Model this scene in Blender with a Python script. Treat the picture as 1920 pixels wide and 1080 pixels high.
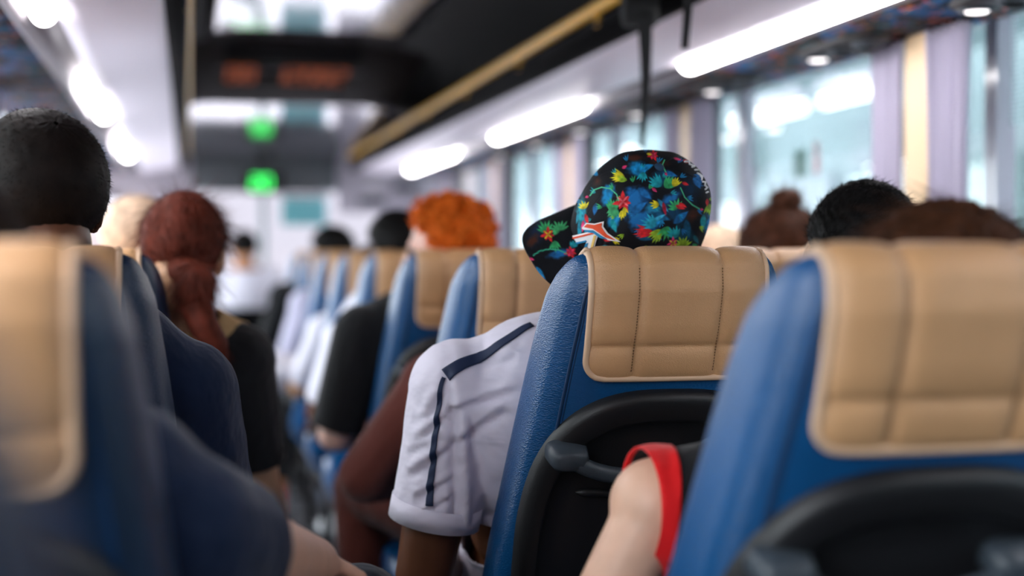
import bpy, bmesh, math, random
import numpy as np
from mathutils import Vector, Matrix, noise
from mathutils.bvhtree import BVHTree

for o in list(bpy.data.objects):
    bpy.data.objects.remove(o)
SC = bpy.context.scene
COL = SC.collection
random.seed(7)
RNG = np.random.default_rng(7)

# ------------------------------------------------------------------ camera
CAM_Z = 1.18
YAW, PITCH = math.radians(12.88), math.radians(1.396)
cam_d = bpy.data.cameras.new('camera')
cam_d.sensor_width = 36.0
cam_d.lens = 50.0
cam_d.clip_start = 0.02
cam_d.clip_end = 300
cam_d.dof.use_dof = True
cam_d.dof.focus_distance = 2.08
cam_d.dof.aperture_fstop = 1.45
cam = bpy.data.objects.new('camera', cam_d)
cam.location = (0, 0, CAM_Z)
cam.rotation_euler = (math.pi / 2 - PITCH, 0, -YAW)
COL.objects.link(cam)
SC.camera = cam

# ------------------------------------------------------------------ view, world, light
SC.view_settings.view_transform = 'Standard'
SC.view_settings.look = 'None'
SC.view_settings.gamma = 1.0
SC.view_settings.use_curve_mapping = False
SC.view_settings.exposure = 0.15
SC.cycles.use_denoising = True
SC.cycles.max_bounces = 8
SC.cycles.diffuse_bounces = 4
SC.cycles.glossy_bounces = 4
SC.cycles.transparent_max_bounces = 12
SC.cycles.sample_clamp_indirect = 8.0

world = bpy.data.worlds.new('sky')
SC.world = world
world.use_nodes = True
wn, wl = world.node_tree.nodes, world.node_tree.links
wn.clear()
w_out = wn.new('ShaderNodeOutputWorld')
w_bg = wn.new('ShaderNodeBackground')
w_tc = wn.new('ShaderNodeTexCoord')
w_dot = wn.new('ShaderNodeVectorMath'); w_dot.operation = 'DOT_PRODUCT'
w_dot.inputs[1].default_value = Vector((-0.92, 0.26, 0.28)).normalized()
w_ramp = wn.new('ShaderNodeValToRGB')
for _e, (_p, _l, _c) in zip([w_ramp.color_ramp.elements[0], w_ramp.color_ramp.elements[1]] + [w_ramp.color_ramp.elements.new(0.5), w_ramp.color_ramp.elements.new(0.75)],
                           ((0.0, 0.06, (0.92, 1.0, 1.04)), (1.0, 5.0, (0.97, 0.96, 1.04)), (0.63, 0.155, (1.0, 0.95, 1.06)), (0.79, 2.0, (0.97, 0.97, 1.04)))):
    _e.position = _p; _e.color = (_l * _c[0], _l * _c[1], _l * _c[2], 1)
w_map = wn.new('ShaderNodeMapRange')
w_map.inputs[1].default_value = -1.0
w_map.inputs[2].default_value = 1.0
wl.new(w_tc.outputs['Generated'], w_dot.inputs[0])
wl.new(w_dot.outputs['Value'], w_map.inputs[0])
wl.new(w_map.outputs[0], w_ramp.inputs[0])
wl.new(w_ramp.outputs[0], w_bg.inputs[0])
w_bg.inputs[1].default_value = 5.6
wl.new(w_bg.outputs[0], w_out.inputs[0])

def portal(loc, rot, sx, sy):
    d = bpy.data.lights.new('window_portal', 'AREA')
    d.shape = 'RECTANGLE'; d.size = sx; d.size_y = sy
    d.cycles.is_portal = True
    o = bpy.data.objects.new('window_portal', d)
    o.location = loc; o.rotation_euler = rot
    COL.objects.link(o)
portal((-0.72, 4.2, 1.25), (0, -math.pi / 2, 0), 1.0, 12.4)
portal((1.98, 4.2, 1.25), (0, math.pi / 2, 0), 1.0, 12.4)
portal((0.55, 10.75, 1.0), (-math.pi / 2, 0, 0), 2.4, 1.4)

# ------------------------------------------------------------------ helpers
def sr(r, g, b):
    f = lambda c: (c / 12.92 if c <= 0.04045 else ((c + 0.055) / 1.055) ** 2.4)
    return tuple(f(v / 255.0) for v in (r, g, b)) + (1.0,)

_cy, _sy, _cp, _sp = math.cos(YAW), math.sin(YAW), math.cos(PITCH), math.sin(PITCH)
FWD = Vector((_sy * _cp, _cy * _cp, -_sp)); RGT = Vector((_cy, -_sy, 0)); UPV = Vector((_sy * _sp, _cy * _sp, _cp))
FPX = 50.0 / 36.0 * 1920
CAMP = Vector((0, 0, CAM_Z))

def ray(px, py):
    return (FWD + RGT * ((px - 960) / FPX) + UPV * ((540 - py) / FPX)).normalized()

def project(P):
    """world points (n,3) -> photo pixels (n,2)"""
    Q = np.asarray(P, float) - np.array(CAMP)
    d = Q @ np.array(FWD)
    return np.stack([960 + FPX * (Q @ np.array(RGT)) / d, 540 - FPX * (Q @ np.array(UPV)) / d], 1)

def tag(o, label=None, cat=None, group=None, kind=None):
    if label: o['label'] = label
    if cat: o['category'] = cat
    if group: o['group'] = group
    if kind: o['kind'] = kind
    return o

def empty(name, loc=(0, 0, 0), rz=0.0, label=None, cat=None, group=None):
    o = bpy.data.objects.new(name, None)
    o.empty_display_size = 0.1
    o.location = loc; o.rotation_euler = (0, 0, rz)
    COL.objects.link(o)
    return tag(o, label, cat, group)

def link_mesh(name, me, mat=None, parent=None, smooth=True, loc=None):
    o = bpy.data.objects.new(name, me)
    if mat is not None:
        me.materials.clear(); me.materials.append(mat)
    if smooth and len(me.polygons):
        me.polygons.foreach_set('use_smooth', [True] * len(me.polygons))
    if parent is not None: o.parent = parent
    if loc is not None: o.location = loc
    COL.objects.link(o)
    return o

def kids(o):
    return [c for c in bpy.data.objects if c.parent == o]

def copy_tree(o, parent=None):
    c = o.copy(); COL.objects.link(c)
    c.parent = parent
    for ch in KIDS.get(o.name, []):
        copy_tree(ch, c)
    return c
KIDS = {}

class MB:
    """collects shapes, then builds them as one mesh object"""
    def __init__(s): s.v = []; s.f = []; s.n = 0
    def add(s, V, F):
        V = np.asarray(V, float)
        s.v.append(V); n = s.n
        s.f.extend([tuple(i + n for i in f) for f in F]); s.n += len(V)
        return s
    def box(s, c, size, R=None):
        c = np.asarray(c, float); h = np.asarray(size, float) / 2
        V = np.array([[x, y, z] for x in (-1, 1) for y in (-1, 1) for z in (-1, 1)], float) * h
        if R is not None: V = V @ np.array(R).T
        F = [(0, 1, 3, 2), (4, 6, 7, 5), (0, 4, 5, 1), (2, 3, 7, 6), (0, 2, 6, 4), (1, 5, 7, 3)]
        return s.add(V + c, F)
    def loft(s, rings, closed=True, cap=True):
        k = len(rings[0]); V = np.concatenate([np.asarray(r, float) for r in rings]); F = []
        m = k if closed else k - 1
        for i in range(len(rings) - 1):
            for j in range(m):
                a, b = i * k + j, i * k + (j + 1) % k
                F.append((a, b, b + k, a + k))
        if cap and closed:
            F.append(tuple(range(k - 1, -1, -1))); F.append(tuple((len(rings) - 1) * k + j for j in range(k)))
        return s.add(V, F)
    def tube(s, path, r, seg=10, cap=True, closed_path=False, flat=None):
        P = [Vector(p) for p in path]; n = len(P)
        rr = [r] * n if not hasattr(r, '__len__') else list(r)
        rings = []; nrm = None
        for i in range(n):
            if closed_path: t = P[(i + 1) % n] - P[i - 1]
            else: t = P[min(i + 1, n - 1)] - P[max(i - 1, 0)]
            t.normalize()
            if nrm is None:
                a = Vector((0, 0, 1)) if abs(t.z) < 0.9 else Vector((1, 0, 0))
                nrm = (a - t * a.dot(t)).normalized()
            else:
                nrm = (nrm - t * nrm.dot(t)).normalized()
            b = t.cross(nrm)
            fx, fy = flat if flat else (1, 1)
            rings.append([tuple(P[i] + nrm * (math.cos(2 * math.pi * j / seg) * rr[i] * fx) + b * (math.sin(2 * math.pi * j / seg) * rr[i] * fy)) for j in range(seg)])
        if closed_path:
            rings.append(rings[0]); cap = False
        return s.loft(rings, True, cap)
    def grid(s, G):
        G = np.asarray(G, float); a, b, _ = G.shape
        F = [(i * b + j, i * b + j + 1, (i + 1) * b + j + 1, (i + 1) * b + j) for i in range(a - 1) for j in range(b - 1)]
        return s.add(G.reshape(-1, 3), F)
    def ell(s, c, r, R=None, seg=20, ring=12):
        V, F = ellipsoid(c, r, R, seg, ring)
        return s.add(V, F)
    def mesh(s, name):
        me = bpy.data.meshes.new(name)
        V = np.concatenate(s.v)
        me.from_pydata(V.tolist(), [], s.f)
        me.validate(); me.update()
        return me
    def build(s, name, mat, parent=None, smooth=True, bevel=0, subsurf=0, solid=0, sharp=None):
        me = s.mesh(name)
        bm = bmesh.new(); bm.from_mesh(me)
        bmesh.ops.recalc_face_normals(bm, faces=bm.faces); bm.to_mesh(me); bm.free()
        o = link_mesh(name, me, mat, parent, smooth)
        if bevel:
            m = o.modifiers.new('bevel', 'BEVEL'); m.width = bevel; m.segments = 3; m.limit_method = 'ANGLE'; m.angle_limit = math.radians(35)
            m.harden_normals = False
        if subsurf:
            m = o.modifiers.new('sub', 'SUBSURF'); m.levels = subsurf; m.render_levels = subsurf
        if solid:
            m = o.modifiers.new('solid', 'SOLIDIFY'); m.thickness = solid; m.offset = 0
        if sharp:
            set_sharp(me, sharp)
        return o

def set_sharp(me, deg=35):
    bm = bmesh.new(); bm.from_mesh(me)
    for e in bm.edges:
        if len(e.link_faces) == 2 and e.calc_face_angle(0) > math.radians(deg): e.smooth = False
    bm.to_mesh(me); bm.free()

def ellipsoid(c, r, R=None, seg=20, ring=12):
    V = [(0, 0, 1)]
    for i in range(1, ring):
        t = math.pi * i / ring
        for j in range(seg):
            p = 2 * math.pi * j / seg
            V.append((math.sin(t) * math.cos(p), math.sin(t) * math.sin(p), math.cos(t)))
    V.append((0, 0, -1)); V = np.array(V) * np.asarray(r, float)
    if R is not None: V = V @ np.array(R).T
    F = [(0, 1 + j, 1 + (j + 1) % seg) for j in range(seg)]
    for i in range(ring - 2):
        for j in range(seg):
            a, b = 1 + i * seg + j, 1 + i * seg + (j + 1) % seg
            F.append((a, a + seg, b + seg, b))
    L = len(V) - 1; s0 = 1 + (ring - 2) * seg
    F += [(L, s0 + (j + 1) % seg, s0 + j) for j in range(seg)]
    return V + np.asarray(c, float), F

def capsule(p0, p1, r0, r1, seg=16):
    p0, p1 = Vector(p0), Vector(p1); t = (p1 - p0)
    L = t.length; t = t / L if L > 1e-6 else Vector((0, 0, 1))
    a = Vector((0, 0, 1)) if abs(t.z) < 0.9 else Vector((1, 0, 0))
    u = (a - t * a.dot(t)).normalized(); w = t.cross(u)
    rings = []
    for k in range(5):
        q = math.pi / 2 * (k + 0.35) / 5
        rings.append((p0 - t * r0 * math.cos(q), r0 * math.sin(q)))
    for k in range(5): rings.append((p0.lerp(p1, k / 4), r0 + (r1 - r0) * k / 4))
    for k in range(4, -1, -1):
        q = math.pi / 2 * (k + 0.35) / 5
        rings.append((p1 + t * r1 * math.cos(q), r1 * math.sin(q)))
    V = []; F = []
    for c, r in rings:
        for j in range(seg):
            q = 2 * math.pi * j / seg
            V.append(tuple(c + u * (r * math.cos(q)) + w * (r * math.sin(q))))
    for i in range(len(rings) - 1):
        for j in range(seg):
            x, y = i * seg + j, i * seg + (j + 1) % seg
            F.append((x, y, y + seg, x + seg))
    F.append(tuple(range(seg - 1, -1, -1))); F.append(tuple((len(rings) - 1) * seg + j for j in range(seg)))
    return np.array(V), F

# ------------------------------------------------------------------ materials
def mat(name, col, rough=0.5, metal=0.0, bump=None, coat=0.0, spec=0.5, emit=None, sheen=0.0, vary=0.0, vscale=6.0):
    m = bpy.data.materials.new(name); m.use_nodes = True
    n, l = m.node_tree.nodes, m.node_tree.links
    b = n['Principled BSDF']
    b.inputs['Base Color'].default_value = col
    b.inputs['Roughness'].default_value = rough
    b.inputs['Metallic'].default_value = metal
    b.inputs['Specular IOR Level'].default_value = spec
    b.inputs['Coat Weight'].default_value = coat
    b.inputs['Coat Roughness'].default_value = 0.08
    if sheen:
        b.inputs['Sheen Weight'].default_value = sheen
    if emit:
        b.inputs['Emission Color'].default_value = emit[0]; b.inputs['Emission Strength'].default_value = emit[1]
    tc = n.new('ShaderNodeTexCoord')
    if vary:
        nz = n.new('ShaderNodeTexNoise'); nz.inputs['Scale'].default_value = vscale; nz.inputs['Detail'].default_value = 4
        l.new(tc.outputs['Object'], nz.inputs['Vector'])
        mx = n.new('ShaderNodeMix'); mx.data_type = 'RGBA'; mx.blend_type = 'MULTIPLY'; mx.inputs[0].default_value = 1.0
        rp = n.new('ShaderNodeMapRange'); rp.inputs[1].default_value = 0.3; rp.inputs[2].default_value = 0.7
        rp.inputs[3].default_value = 1 - vary; rp.inputs[4].default_value = 1 + vary
        l.new(nz.outputs['Fac'], rp.inputs[0])
        cb = n.new('ShaderNodeCombineColor')
        for i in range(3): l.new(rp.outputs[0], cb.inputs[i])
        mx.inputs[6].default_value = col
        l.new(cb.outputs[0], mx.inputs[7]); l.new(mx.outputs[2], b.inputs['Base Color'])
    if bump:
        scale, strength, dist = bump[:3]
        nz = n.new('ShaderNodeTexNoise'); nz.inputs['Scale'].default_value = scale; nz.inputs['Detail'].default_value = 3
        if len(bump) > 3:
            mp = n.new('ShaderNodeMapping'); mp.inputs['Scale'].default_value = bump[3]
            l.new(tc.outputs['Object'], mp.inputs[0]); l.new(mp.outputs[0], nz.inputs['Vector'])
        else: l.new(tc.outputs['Object'], nz.inputs['Vector'])
        bp = n.new('ShaderNodeBump'); bp.inputs['Strength'].default_value = strength; bp.inputs['Distance'].default_value = dist
        l.new(nz.outputs['Fac'], bp.inputs['Height']); l.new(bp.outputs[0], b.inputs['Normal'])
    return m

def leather(name, col, rough, scale=260):
    m = mat(name, col, rough, spec=0.65, vary=0.10, vscale=9, coat=0.03)
    n, l = m.node_tree.nodes, m.node_tree.links
    b = n['Principled BSDF']
    tc = n.new('ShaderNodeTexCoord')
    vo = n.new('ShaderNodeTexVoronoi'); vo.inputs['Scale'].default_value = scale
    nz = n.new('ShaderNodeTexNoise'); nz.inputs['Scale'].default_value = 90; nz.inputs['Detail'].default_value = 5
    mp = n.new('ShaderNodeMapping'); mp.inputs['Scale'].default_value = (1, 1, 2.2)
    l.new(tc.outputs['Object'], mp.inputs[0]); l.new(mp.outputs[0], vo.inputs['Vector']); l.new(mp.outputs[0], nz.inputs['Vector'])
    ad = n.new('ShaderNodeMath'); ad.operation = 'ADD'
    l.new(vo.outputs['Distance'], ad.inputs[0]); l.new(nz.outputs['Fac'], ad.inputs[1])
    bp = n.new('ShaderNodeBump'); bp.inputs['Strength'].default_value = 0.35; bp.inputs['Distance'].default_value = 0.002
    l.new(ad.outputs[0], bp.inputs['Height']); l.new(bp.outputs[0], b.inputs['Normal'])
    return m

M = {}
M['blue'] = leather('blue_leather', sr(0, 72, 124), 0.32)
M['blue_seam'] = mat('blue_seam', sr(5, 46, 84), 0.5)
M['tan'] = leather('tan_leather', sr(204, 156, 110), 0.40, 420)
M['piping'] = mat('cream_piping', sr(214, 178, 146), 0.45)
M['thread'] = mat('brown_thread', sr(120, 84, 48), 0.7)
M['black_plastic'] = mat('black_plastic', sr(19, 19, 22), 0.48, bump=(500, 0.25, 0.001))
M['grey_plastic'] = mat('slate_plastic', sr(52, 60, 68), 0.45, bump=(600, 0.2, 0.001))
M['dark_metal'] = mat('dark_metal', sr(40, 40, 42), 0.4, 0.8)
M['floor'] = mat('vinyl_floor', sr(38, 38, 44), 0.55, vary=0.25, vscale=30)
M['wall'] = mat('wall_panel', sr(120, 124, 132), 0.6)
M['pillar'] = mat('tan_pillar', sr(226, 196, 158), 0.5)
M['white_plastic'] = mat('pale_lavender_plastic', sr(206, 200, 212), 0.22, coat=0.5)
M['rack_panel'] = mat('polished_rack_panel', sr(244, 236, 248), 0.38, metal=0.0, spec=0.35)
M['channel'] = mat('silver_lamp_channel', sr(150, 144, 150), 0.45, metal=0.3)
M['black_vinyl'] = mat('black_vinyl', sr(9, 9, 11), 0.85, spec=0.06)
M['black_soft'] = mat('black_lining', sr(15, 15, 17), 0.85)
M['ceiling'] = mat('gloss_ceiling', sr(112, 108, 118), 0.09, coat=1.0, spec=0.7)
M['front_grey'] = mat('front_grey_plastic', sr(92, 98, 102), 0.35)
M['front_brown'] = mat('dark_brown_panel', sr(34, 28, 27), 0.7, spec=0.06)
M['gold'] = mat('gold_anodised_rail', sr(255, 196, 66), 0.35, metal=0.0)
M['lamp'] = mat('lamp_diffuser', (1, 1, 1, 1), 0.4, emit=((1.0, 0.97, 0.98, 1), 20.0))
M['spot'] = mat('reading_light_lens', (1, 1, 1, 1), 0.3, emit=((1.0, 0.93, 0.93, 1), 3.0))
M['curtain'] = mat('lavender_curtain', sr(176, 170, 190), 0.8, sheen=0.3, bump=(300, 0.15, 0.001))
M['teal_visor'] = mat('teal_visor', sr(120, 196, 202), 0.4)
M['led_green'] = mat('green_led', (0.02, 0.3, 0.05, 1), 0.5, emit=((0.05, 0.9, 0.14, 1), 2.4))
M['led_orange'] = mat('orange_led', (0.06, 0.02, 0.005, 1), 0.7, emit=((1.0, 0.18, 0.01, 1), 0.20))
M['strap'] = mat('black_webbing', sr(18, 20, 22), 0.75, bump=(700, 0.3, 0.001))
M['red'] = mat('red_plastic', sr(196, 30, 34), 0.4)

def glass_mat(name, tint, gloss=0.12):
    m = bpy.data.materials.new(name); m.use_nodes = True
    n, l = m.node_tree.nodes, m.node_tree.links; n.clear()
    out = n.new('ShaderNodeOutputMaterial'); t = n.new('ShaderNodeBsdfTransparent'); g = n.new('ShaderNodeBsdfGlossy')
    t.inputs[0].default_value = tint; g.inputs['Roughness'].default_value = 0.01
    lw = n.new('ShaderNodeLayerWeight'); lw.inputs['Blend'].default_value = 0.5
    pw = n.new('ShaderNodeMath'); pw.operation = 'POWER'; pw.inputs[1].default_value = 5.0
    fr = n.new('ShaderNodeMapRange'); fr.inputs[3].default_value = 0.03; fr.inputs[4].default_value = 0.5
    mx = n.new('ShaderNodeMixShader')
    l.new(lw.outputs['Facing'], pw.inputs[0]); l.new(pw.outputs[0], fr.inputs[0])
    l.new(fr.outputs[0], mx.inputs[0]); l.new(t.outputs[0], mx.inputs[1]); l.new(g.outputs[0], mx.inputs[2]); l.new(mx.outputs[0], out.inputs[0])
    return m
M['glass'] = glass_mat('tinted_glass', (0.90, 0.95, 0.955, 1))
M['glass_clear'] = glass_mat('clear_glass', (0.96, 0.97, 0.99, 1))

def film_mat():
    m = bpy.data.materials.new('striped_sun_film'); m.use_nodes = True
    n, l = m.node_tree.nodes, m.node_tree.links; n.clear()
    out = n.new('ShaderNodeOutputMaterial'); t = n.new('ShaderNodeBsdfTransparent'); d = n.new('ShaderNodeBsdfTranslucent')
    d.inputs[0].default_value = sr(190, 220, 218)
    tc = n.new('ShaderNodeTexCoord'); wv = n.new('ShaderNodeTexWave'); wv.bands_direction = 'Z'; wv.inputs['Scale'].default_value = 28
    sx = n.new('ShaderNodeMapRange'); sx.inputs[3].default_value = 0.0; sx.inputs[4].default_value = 0.30
    mx = n.new('ShaderNodeMixShader')
    l.new(tc.outputs['Object'], wv.inputs['Vector']); l.new(wv.outputs['Fac'], sx.inputs[0]); l.new(sx.outputs[0], mx.inputs[0])
    l.new(t.outputs[0], mx.inputs[1]); l.new(d.outputs[0], mx.inputs[2]); l.new(mx.outputs[0], out.inputs[0])
    return m
M['film'] = film_mat()

def pattern_mat():
    """dark moquette with swirling blue, teal, red and orange flecks"""
    m = mat('patterned_moquette', sr(16, 26, 44), 0.8)
    n, l = m.node_tree.nodes, m.node_tree.links
    b = n['Principled BSDF']; tc = n.new('ShaderNodeTexCoord')
    prev = None; base = sr(9, 14, 24)
    layers = [(7.0, 1.2, 0.53, sr(16, 80, 128)), (11.0, 2.5, 0.60, sr(14, 88, 100)), (15.0, 3.5, 0.64, sr(226, 92, 40)),
              (19.0, 4.0, 0.66, sr(224, 150, 44)), (13.0, 3.0, 0.67, sr(120, 26, 48)), (9.0, 2.0, 0.64, sr(44, 48, 58))]
    for i, (s, dist, th, c) in enumerate(layers):
        mp = n.new('ShaderNodeMapping'); mp.inputs['Location'].default_value = (i * 3.7, i * 1.9, i * 2.3); mp.inputs['Scale'].default_value = (1.0, 0.7, 1.0)
        nz = n.new('ShaderNodeTexNoise'); nz.inputs['Scale'].default_value = s; nz.inputs['Distortion'].default_value = dist; nz.inputs['Detail'].default_value = 2
        th_n = n.new('ShaderNodeMapRange'); th_n.inputs[1].default_value = th; th_n.inputs[2].default_value = th + 0.03
        mx = n.new('ShaderNodeMix'); mx.data_type = 'RGBA'
        l.new(tc.outputs['Object'], mp.inputs[0]); l.new(mp.outputs[0], nz.inputs['Vector']); l.new(nz.outputs['Fac'], th_n.inputs[0]); l.new(th_n.outputs[0], mx.inputs[0])
        if prev is None: mx.inputs[6].default_value = base
        else: l.new(prev, mx.inputs[6])
        mx.inputs[7].default_value = c; prev = mx.outputs[2]
    l.new(prev, b.inputs['Base Color'])
    return m
M['moquette'] = pattern_mat()
# ------------------------------------------------------------------ the bus body
XL, XR, XC = -0.67, 1.77, 0.55
Y0, Y1 = -2.0, 10.3
W_BOT, W_TOP = 0.80, 1.71
def st(o, label, cat): return tag(o, label, cat, kind='structure')

b = MB(); b.box((XC, 4.2, -0.04), (2.5, 12.5, 0.08))
st(b.build('floor', M['floor'], smooth=False), 'dark speckled vinyl floor of the bus aisle', 'floor')

PIL = [-1.7, -0.1, 1.5, 3.1, 4.7, 6.25, 7.85, 9.4]
def side_wall(name, x, out, label, th):
    b = MB()
    cx = x + out * th / 2
    b.box((cx, 4.2, W_BOT / 2), (th, 12.5, W_BOT))
    b.box((cx, 4.2, (W_TOP + 0.06 + 2.25) / 2), (th, 12.5, 2.25 - W_TOP - 0.06))
    for p in PIL: b.box((x + out * 0.02, p, (W_BOT + W_TOP + 0.06) / 2), (0.04, 0.09, W_TOP + 0.06 - W_BOT))
    st(b.build(name, M['wall'], smooth=False), label, 'wall')
side_wall('wall_right', XR, 1, 'grey side wall under and between the right-hand bus windows', 0.20)
side_wall('wall_left', XL, -1, 'grey side wall beside the single seats', 0.09)
b = MB(); b.box((XC, -2.05, 1.1), (2.6, 0.1, 2.3))
st(b.build('wall_back', M['wall'], smooth=False), 'grey rear wall of the bus behind the camera', 'wall')

wnum = 0
ordw = ['first', 'second', 'third', 'fourth', 'fifth', 'sixth', 'seventh', 'eighth']
for side, x, out in (('right', XR, 1), ('left', XL, -1)):
    for i in range(len(PIL) - 1):
        a, c = PIL[i] + 0.003, PIL[i + 1] - 0.003
        wnum += 1
        b = MB(); gx = x + (0.17 if out > 0 else -0.05)
        wt = W_TOP + 0.06
        b.box((gx, (a + c) / 2, (W_BOT + wt) / 2), (0.006, c - a, wt - W_BOT))
        w = b.build('window_%d' % wnum, M['glass'], smooth=False)
        st(w, '%s side window of the bus, %s from the rear' % (side, ordw[i]), 'window')
        fr = MB()
        for zz in (W_BOT + 0.012, wt - 0.012): fr.box((gx - out * 0.02, (a + c) / 2, zz), (0.05, c - a, 0.024))
        for yy in (a + 0.012, c - 0.012): fr.box((gx - out * 0.02, yy, (W_BOT + wt) / 2), (0.05, 0.024, wt - W_BOT - 0.05))
        fr.build('window_frame', M['white_plastic'], w, smooth=False)
        if side == 'right':
            f = MB(); f.box((gx - 0.012, (a + c) / 2, wt - 0.024 - 0.13), (0.002, c - a - 0.05, 0.26))
            f.build('sun_film', M['film'], w, smooth=False)

for i, p in enumerate(PIL):
    if p < 0: continue
    for side, x, out in (('right', XR, 1), ('left', XL, -1)):
        b = MB(); b.box((x - out * 0.045, p, (W_BOT + W_TOP) / 2 - 0.02), (0.06, 0.12, W_TOP - W_BOT + 0.03))
        o = b.build('window_pillar', M['pillar'], smooth=True, bevel=0.012)
        st(o, 'tan pillar between the %s and %s %s-hand windows' % (ordw[i - 1], ordw[i], side), 'pillar')

# curtains gathered beside each pillar on the right, and on the left
def curtain(x, y0, y1, label, out):
    n = max(26, int(abs(y1 - y0) / 0.0045)); folds = max(3, int(abs(y1 - y0) / 0.034)); zs = np.linspace(0.66, 1.70, 40)
    G = []
    ph = random.random() * 6
    for z in zs:
        t = (z - 0.66) / 1.04
        row = []
        pinch = 1.0 - 0.10 * math.sin(t * math.pi) 
        for k in range(n):
            s = k / (n - 1)
            y = y0 + (y1 - y0) * (0.5 + (s - 0.5) * pinch)
            amp = 0.018 * (0.75 + 0.35 * math.sin(3 * t + ph))
            xx = x + amp * math.sin(2 * math.pi * folds * s + 0.8 * math.sin(2.0 * t + ph + 5 * s)) 
            row.append((xx, y + 0.004 * math.cos(2 * math.pi * folds * s * 2), z))
        G.append(row)
    b = MB(); b.grid(G)
    o = b.build('curtain', M['curtain'], solid=0.002)
    tag(o, label, 'curtain', 'lavender curtains gathered beside the window pillars')
    r = MB()
    r.tube([(x, y0 - 0.01, 1.703), (x, y1 + 0.01, 1.703)], 0.008, 8)
    r.build('curtain_heading', M['black_vinyl'], o)
for i, p in enumerate(PIL):
    if p < 1: continue
    for side, x, out in (('right', XR, 1), ('left', XL, -1)):
        if side == 'left' and i > 4: continue
        xx = x - out * 0.075
        curtain(xx, p - 0.235, p - 0.062, 'lavender pleated curtain on the rear side of the %s tan pillar, %s windows' % (ordw[i - 2], side), out)
        curtain(xx, p + 0.062, p + 0.225, 'lavender pleated curtain on the front side of the %s tan pillar, %s windows' % (ordw[i - 2], side), out)

# ceiling: glossy centre panel, dark lining at both sides over the racks
def front_z(y): return 2.02 - 0.14 * (y - 8.0) / 2.3
b = MB()
sec = [(XL - 0.02, 2.06), (XL + 0.25, 2.13), (0.02, 2.185), (0.12, 2.20)]
b.grid([[(x, y, z) for x, z in sec] for y in (Y0, 10.34)])
sec = [(0.95, 2.20), (1.08, 2.185), (XR - 0.25, 2.13), (XR + 0.02, 2.06)]
b.grid([[(x, y, z) for x, z in sec] for y in (Y0, 10.34)])
for x in (-0.07, 1.17): b.grid([[(x, y, 2.19), (x, y, z)] for y, z in ((6.9, 2.18), (8.0, 2.02), (10.34, 1.83))])
b.box((XC, 4.2, 2.30), (2.8, 13.1, 0.04))
o = b.build('ceiling_lining', M['black_soft'], solid=0.01)
st(o, 'black lining of the ceiling above both luggage racks', 'ceiling lining')
b = MB()
b.grid([[(x, y, 2.20 - 0.02 * max(0, (abs(x - XC) - 0.25) / 0.2) ** 2) for x in np.linspace(0.10, 1.0, 17)] for y in np.linspace(Y0, 6.92, 24)])
o = b.build('ceiling', M['ceiling'], solid=0.012)
st(o, 'glossy grey ceiling panel over the aisle, mirroring the windscreen', 'ceiling')
b = MB()
xs = np.linspace(-0.07, 1.17, 31)
b.grid([[(x, y, front_z(y) - 0.05 * max(0.0, (abs(x - XC) - 0.40) / 0.22) ** 2) for x in xs] for y in np.linspace(7.98, 10.34, 24)])
o = b.build('ceiling_front', M['ceiling'], solid=0.012)
st(o, 'lower glossy ceiling above the driver area, mirroring the windscreen', 'ceiling')

# sloping dark ceiling hatch with the slot and the orange lettering
def par(o, root):
    o.parent = root
    o.matrix_parent_inverse = Matrix.Translation(-Vector(root.location))
    return o
SL = math.atan2(0.18, 1.1)
root = empty('ceiling_hatch', (XC, 7.45, 2.11), 0, 'dark brown sloping ceiling hatch with a black slot above the aisle', 'hatch')
root.rotation_euler = (-SL, 0, 0)
b = MB(); b.box((0, 0, 0), (1.26, 1.13, 0.02)); b.build('hatch_panel', M['front_brown'], root, bevel=0.006)
b = MB(); b.box((-0.03, -0.32, -0.014), (0.66, 0.30, 0.012)); b.build('slot', M['black_vinyl'], root, bevel=0.005)
b = MB(); b.box((-0.03, -0.12, -0.016), (0.74, 0.03, 0.014)); b.build('lip', M['black_plastic'], root, bevel=0.004)

# seven segment characters
SEG = {'0': 'abcdef', '1': 'bc', '2': 'abged', '3': 'abgcd', '8': 'abcdefg', '-': 'g', ' ': ''}
def digits(text, w, h, gap, t):
    b = MB(); x = 0
    for ch in text:
        if ch == ':':
            for zz in (h * 0.3, h * 0.7): b.box((x + t, 0, zz), (t * 1.2, 0.004, t * 1.2))
            x += t * 2 + gap; continue
        for s in SEG[ch]:
            c, sz = {'a': ((w / 2, 0, h), (w, 0.004, t)), 'g': ((w / 2, 0, h / 2), (w, 0.004, t)), 'd': ((w / 2, 0, 0), (w, 0.004, t)),
                     'f': ((0, 0, h * .75), (t, 0.004, h / 2)), 'b': ((w, 0, h * .75), (t, 0.004, h / 2)),
                     'e': ((0, 0, h * .25), (t, 0.004, h / 2)), 'c': ((w, 0, h * .25), (t, 0.004, h / 2))}[s]
            b.box((c[0] + x, c[1], c[2]), sz)
        x += w + gap
    return b, x - gap
root = empty('message_display', (XC, 7.45, 2.11), 0, 'dim orange lettered display panel on the sloping ceiling hatch', 'display')
root.rotation_euler = (-SL, 0, 0)
b = MB(); b.box((-0.045, 0.20, -0.019), (0.62, 0.42, 0.014)); b.build('display_housing', M['front_brown'], root, bevel=0.004)
for i, ch in enumerate('88 12082'):
    if ch == ' ': continue
    b, w = digits(ch, 0.055, 0.26, 0.022, 0.017)
    o = b.build('display_character', M['led_orange'], root, smooth=False); o.rotation_euler = (math.pi / 2, 0, 0); o.location = (-0.342 + 0.077 * i, 0.07, -0.029)

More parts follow.
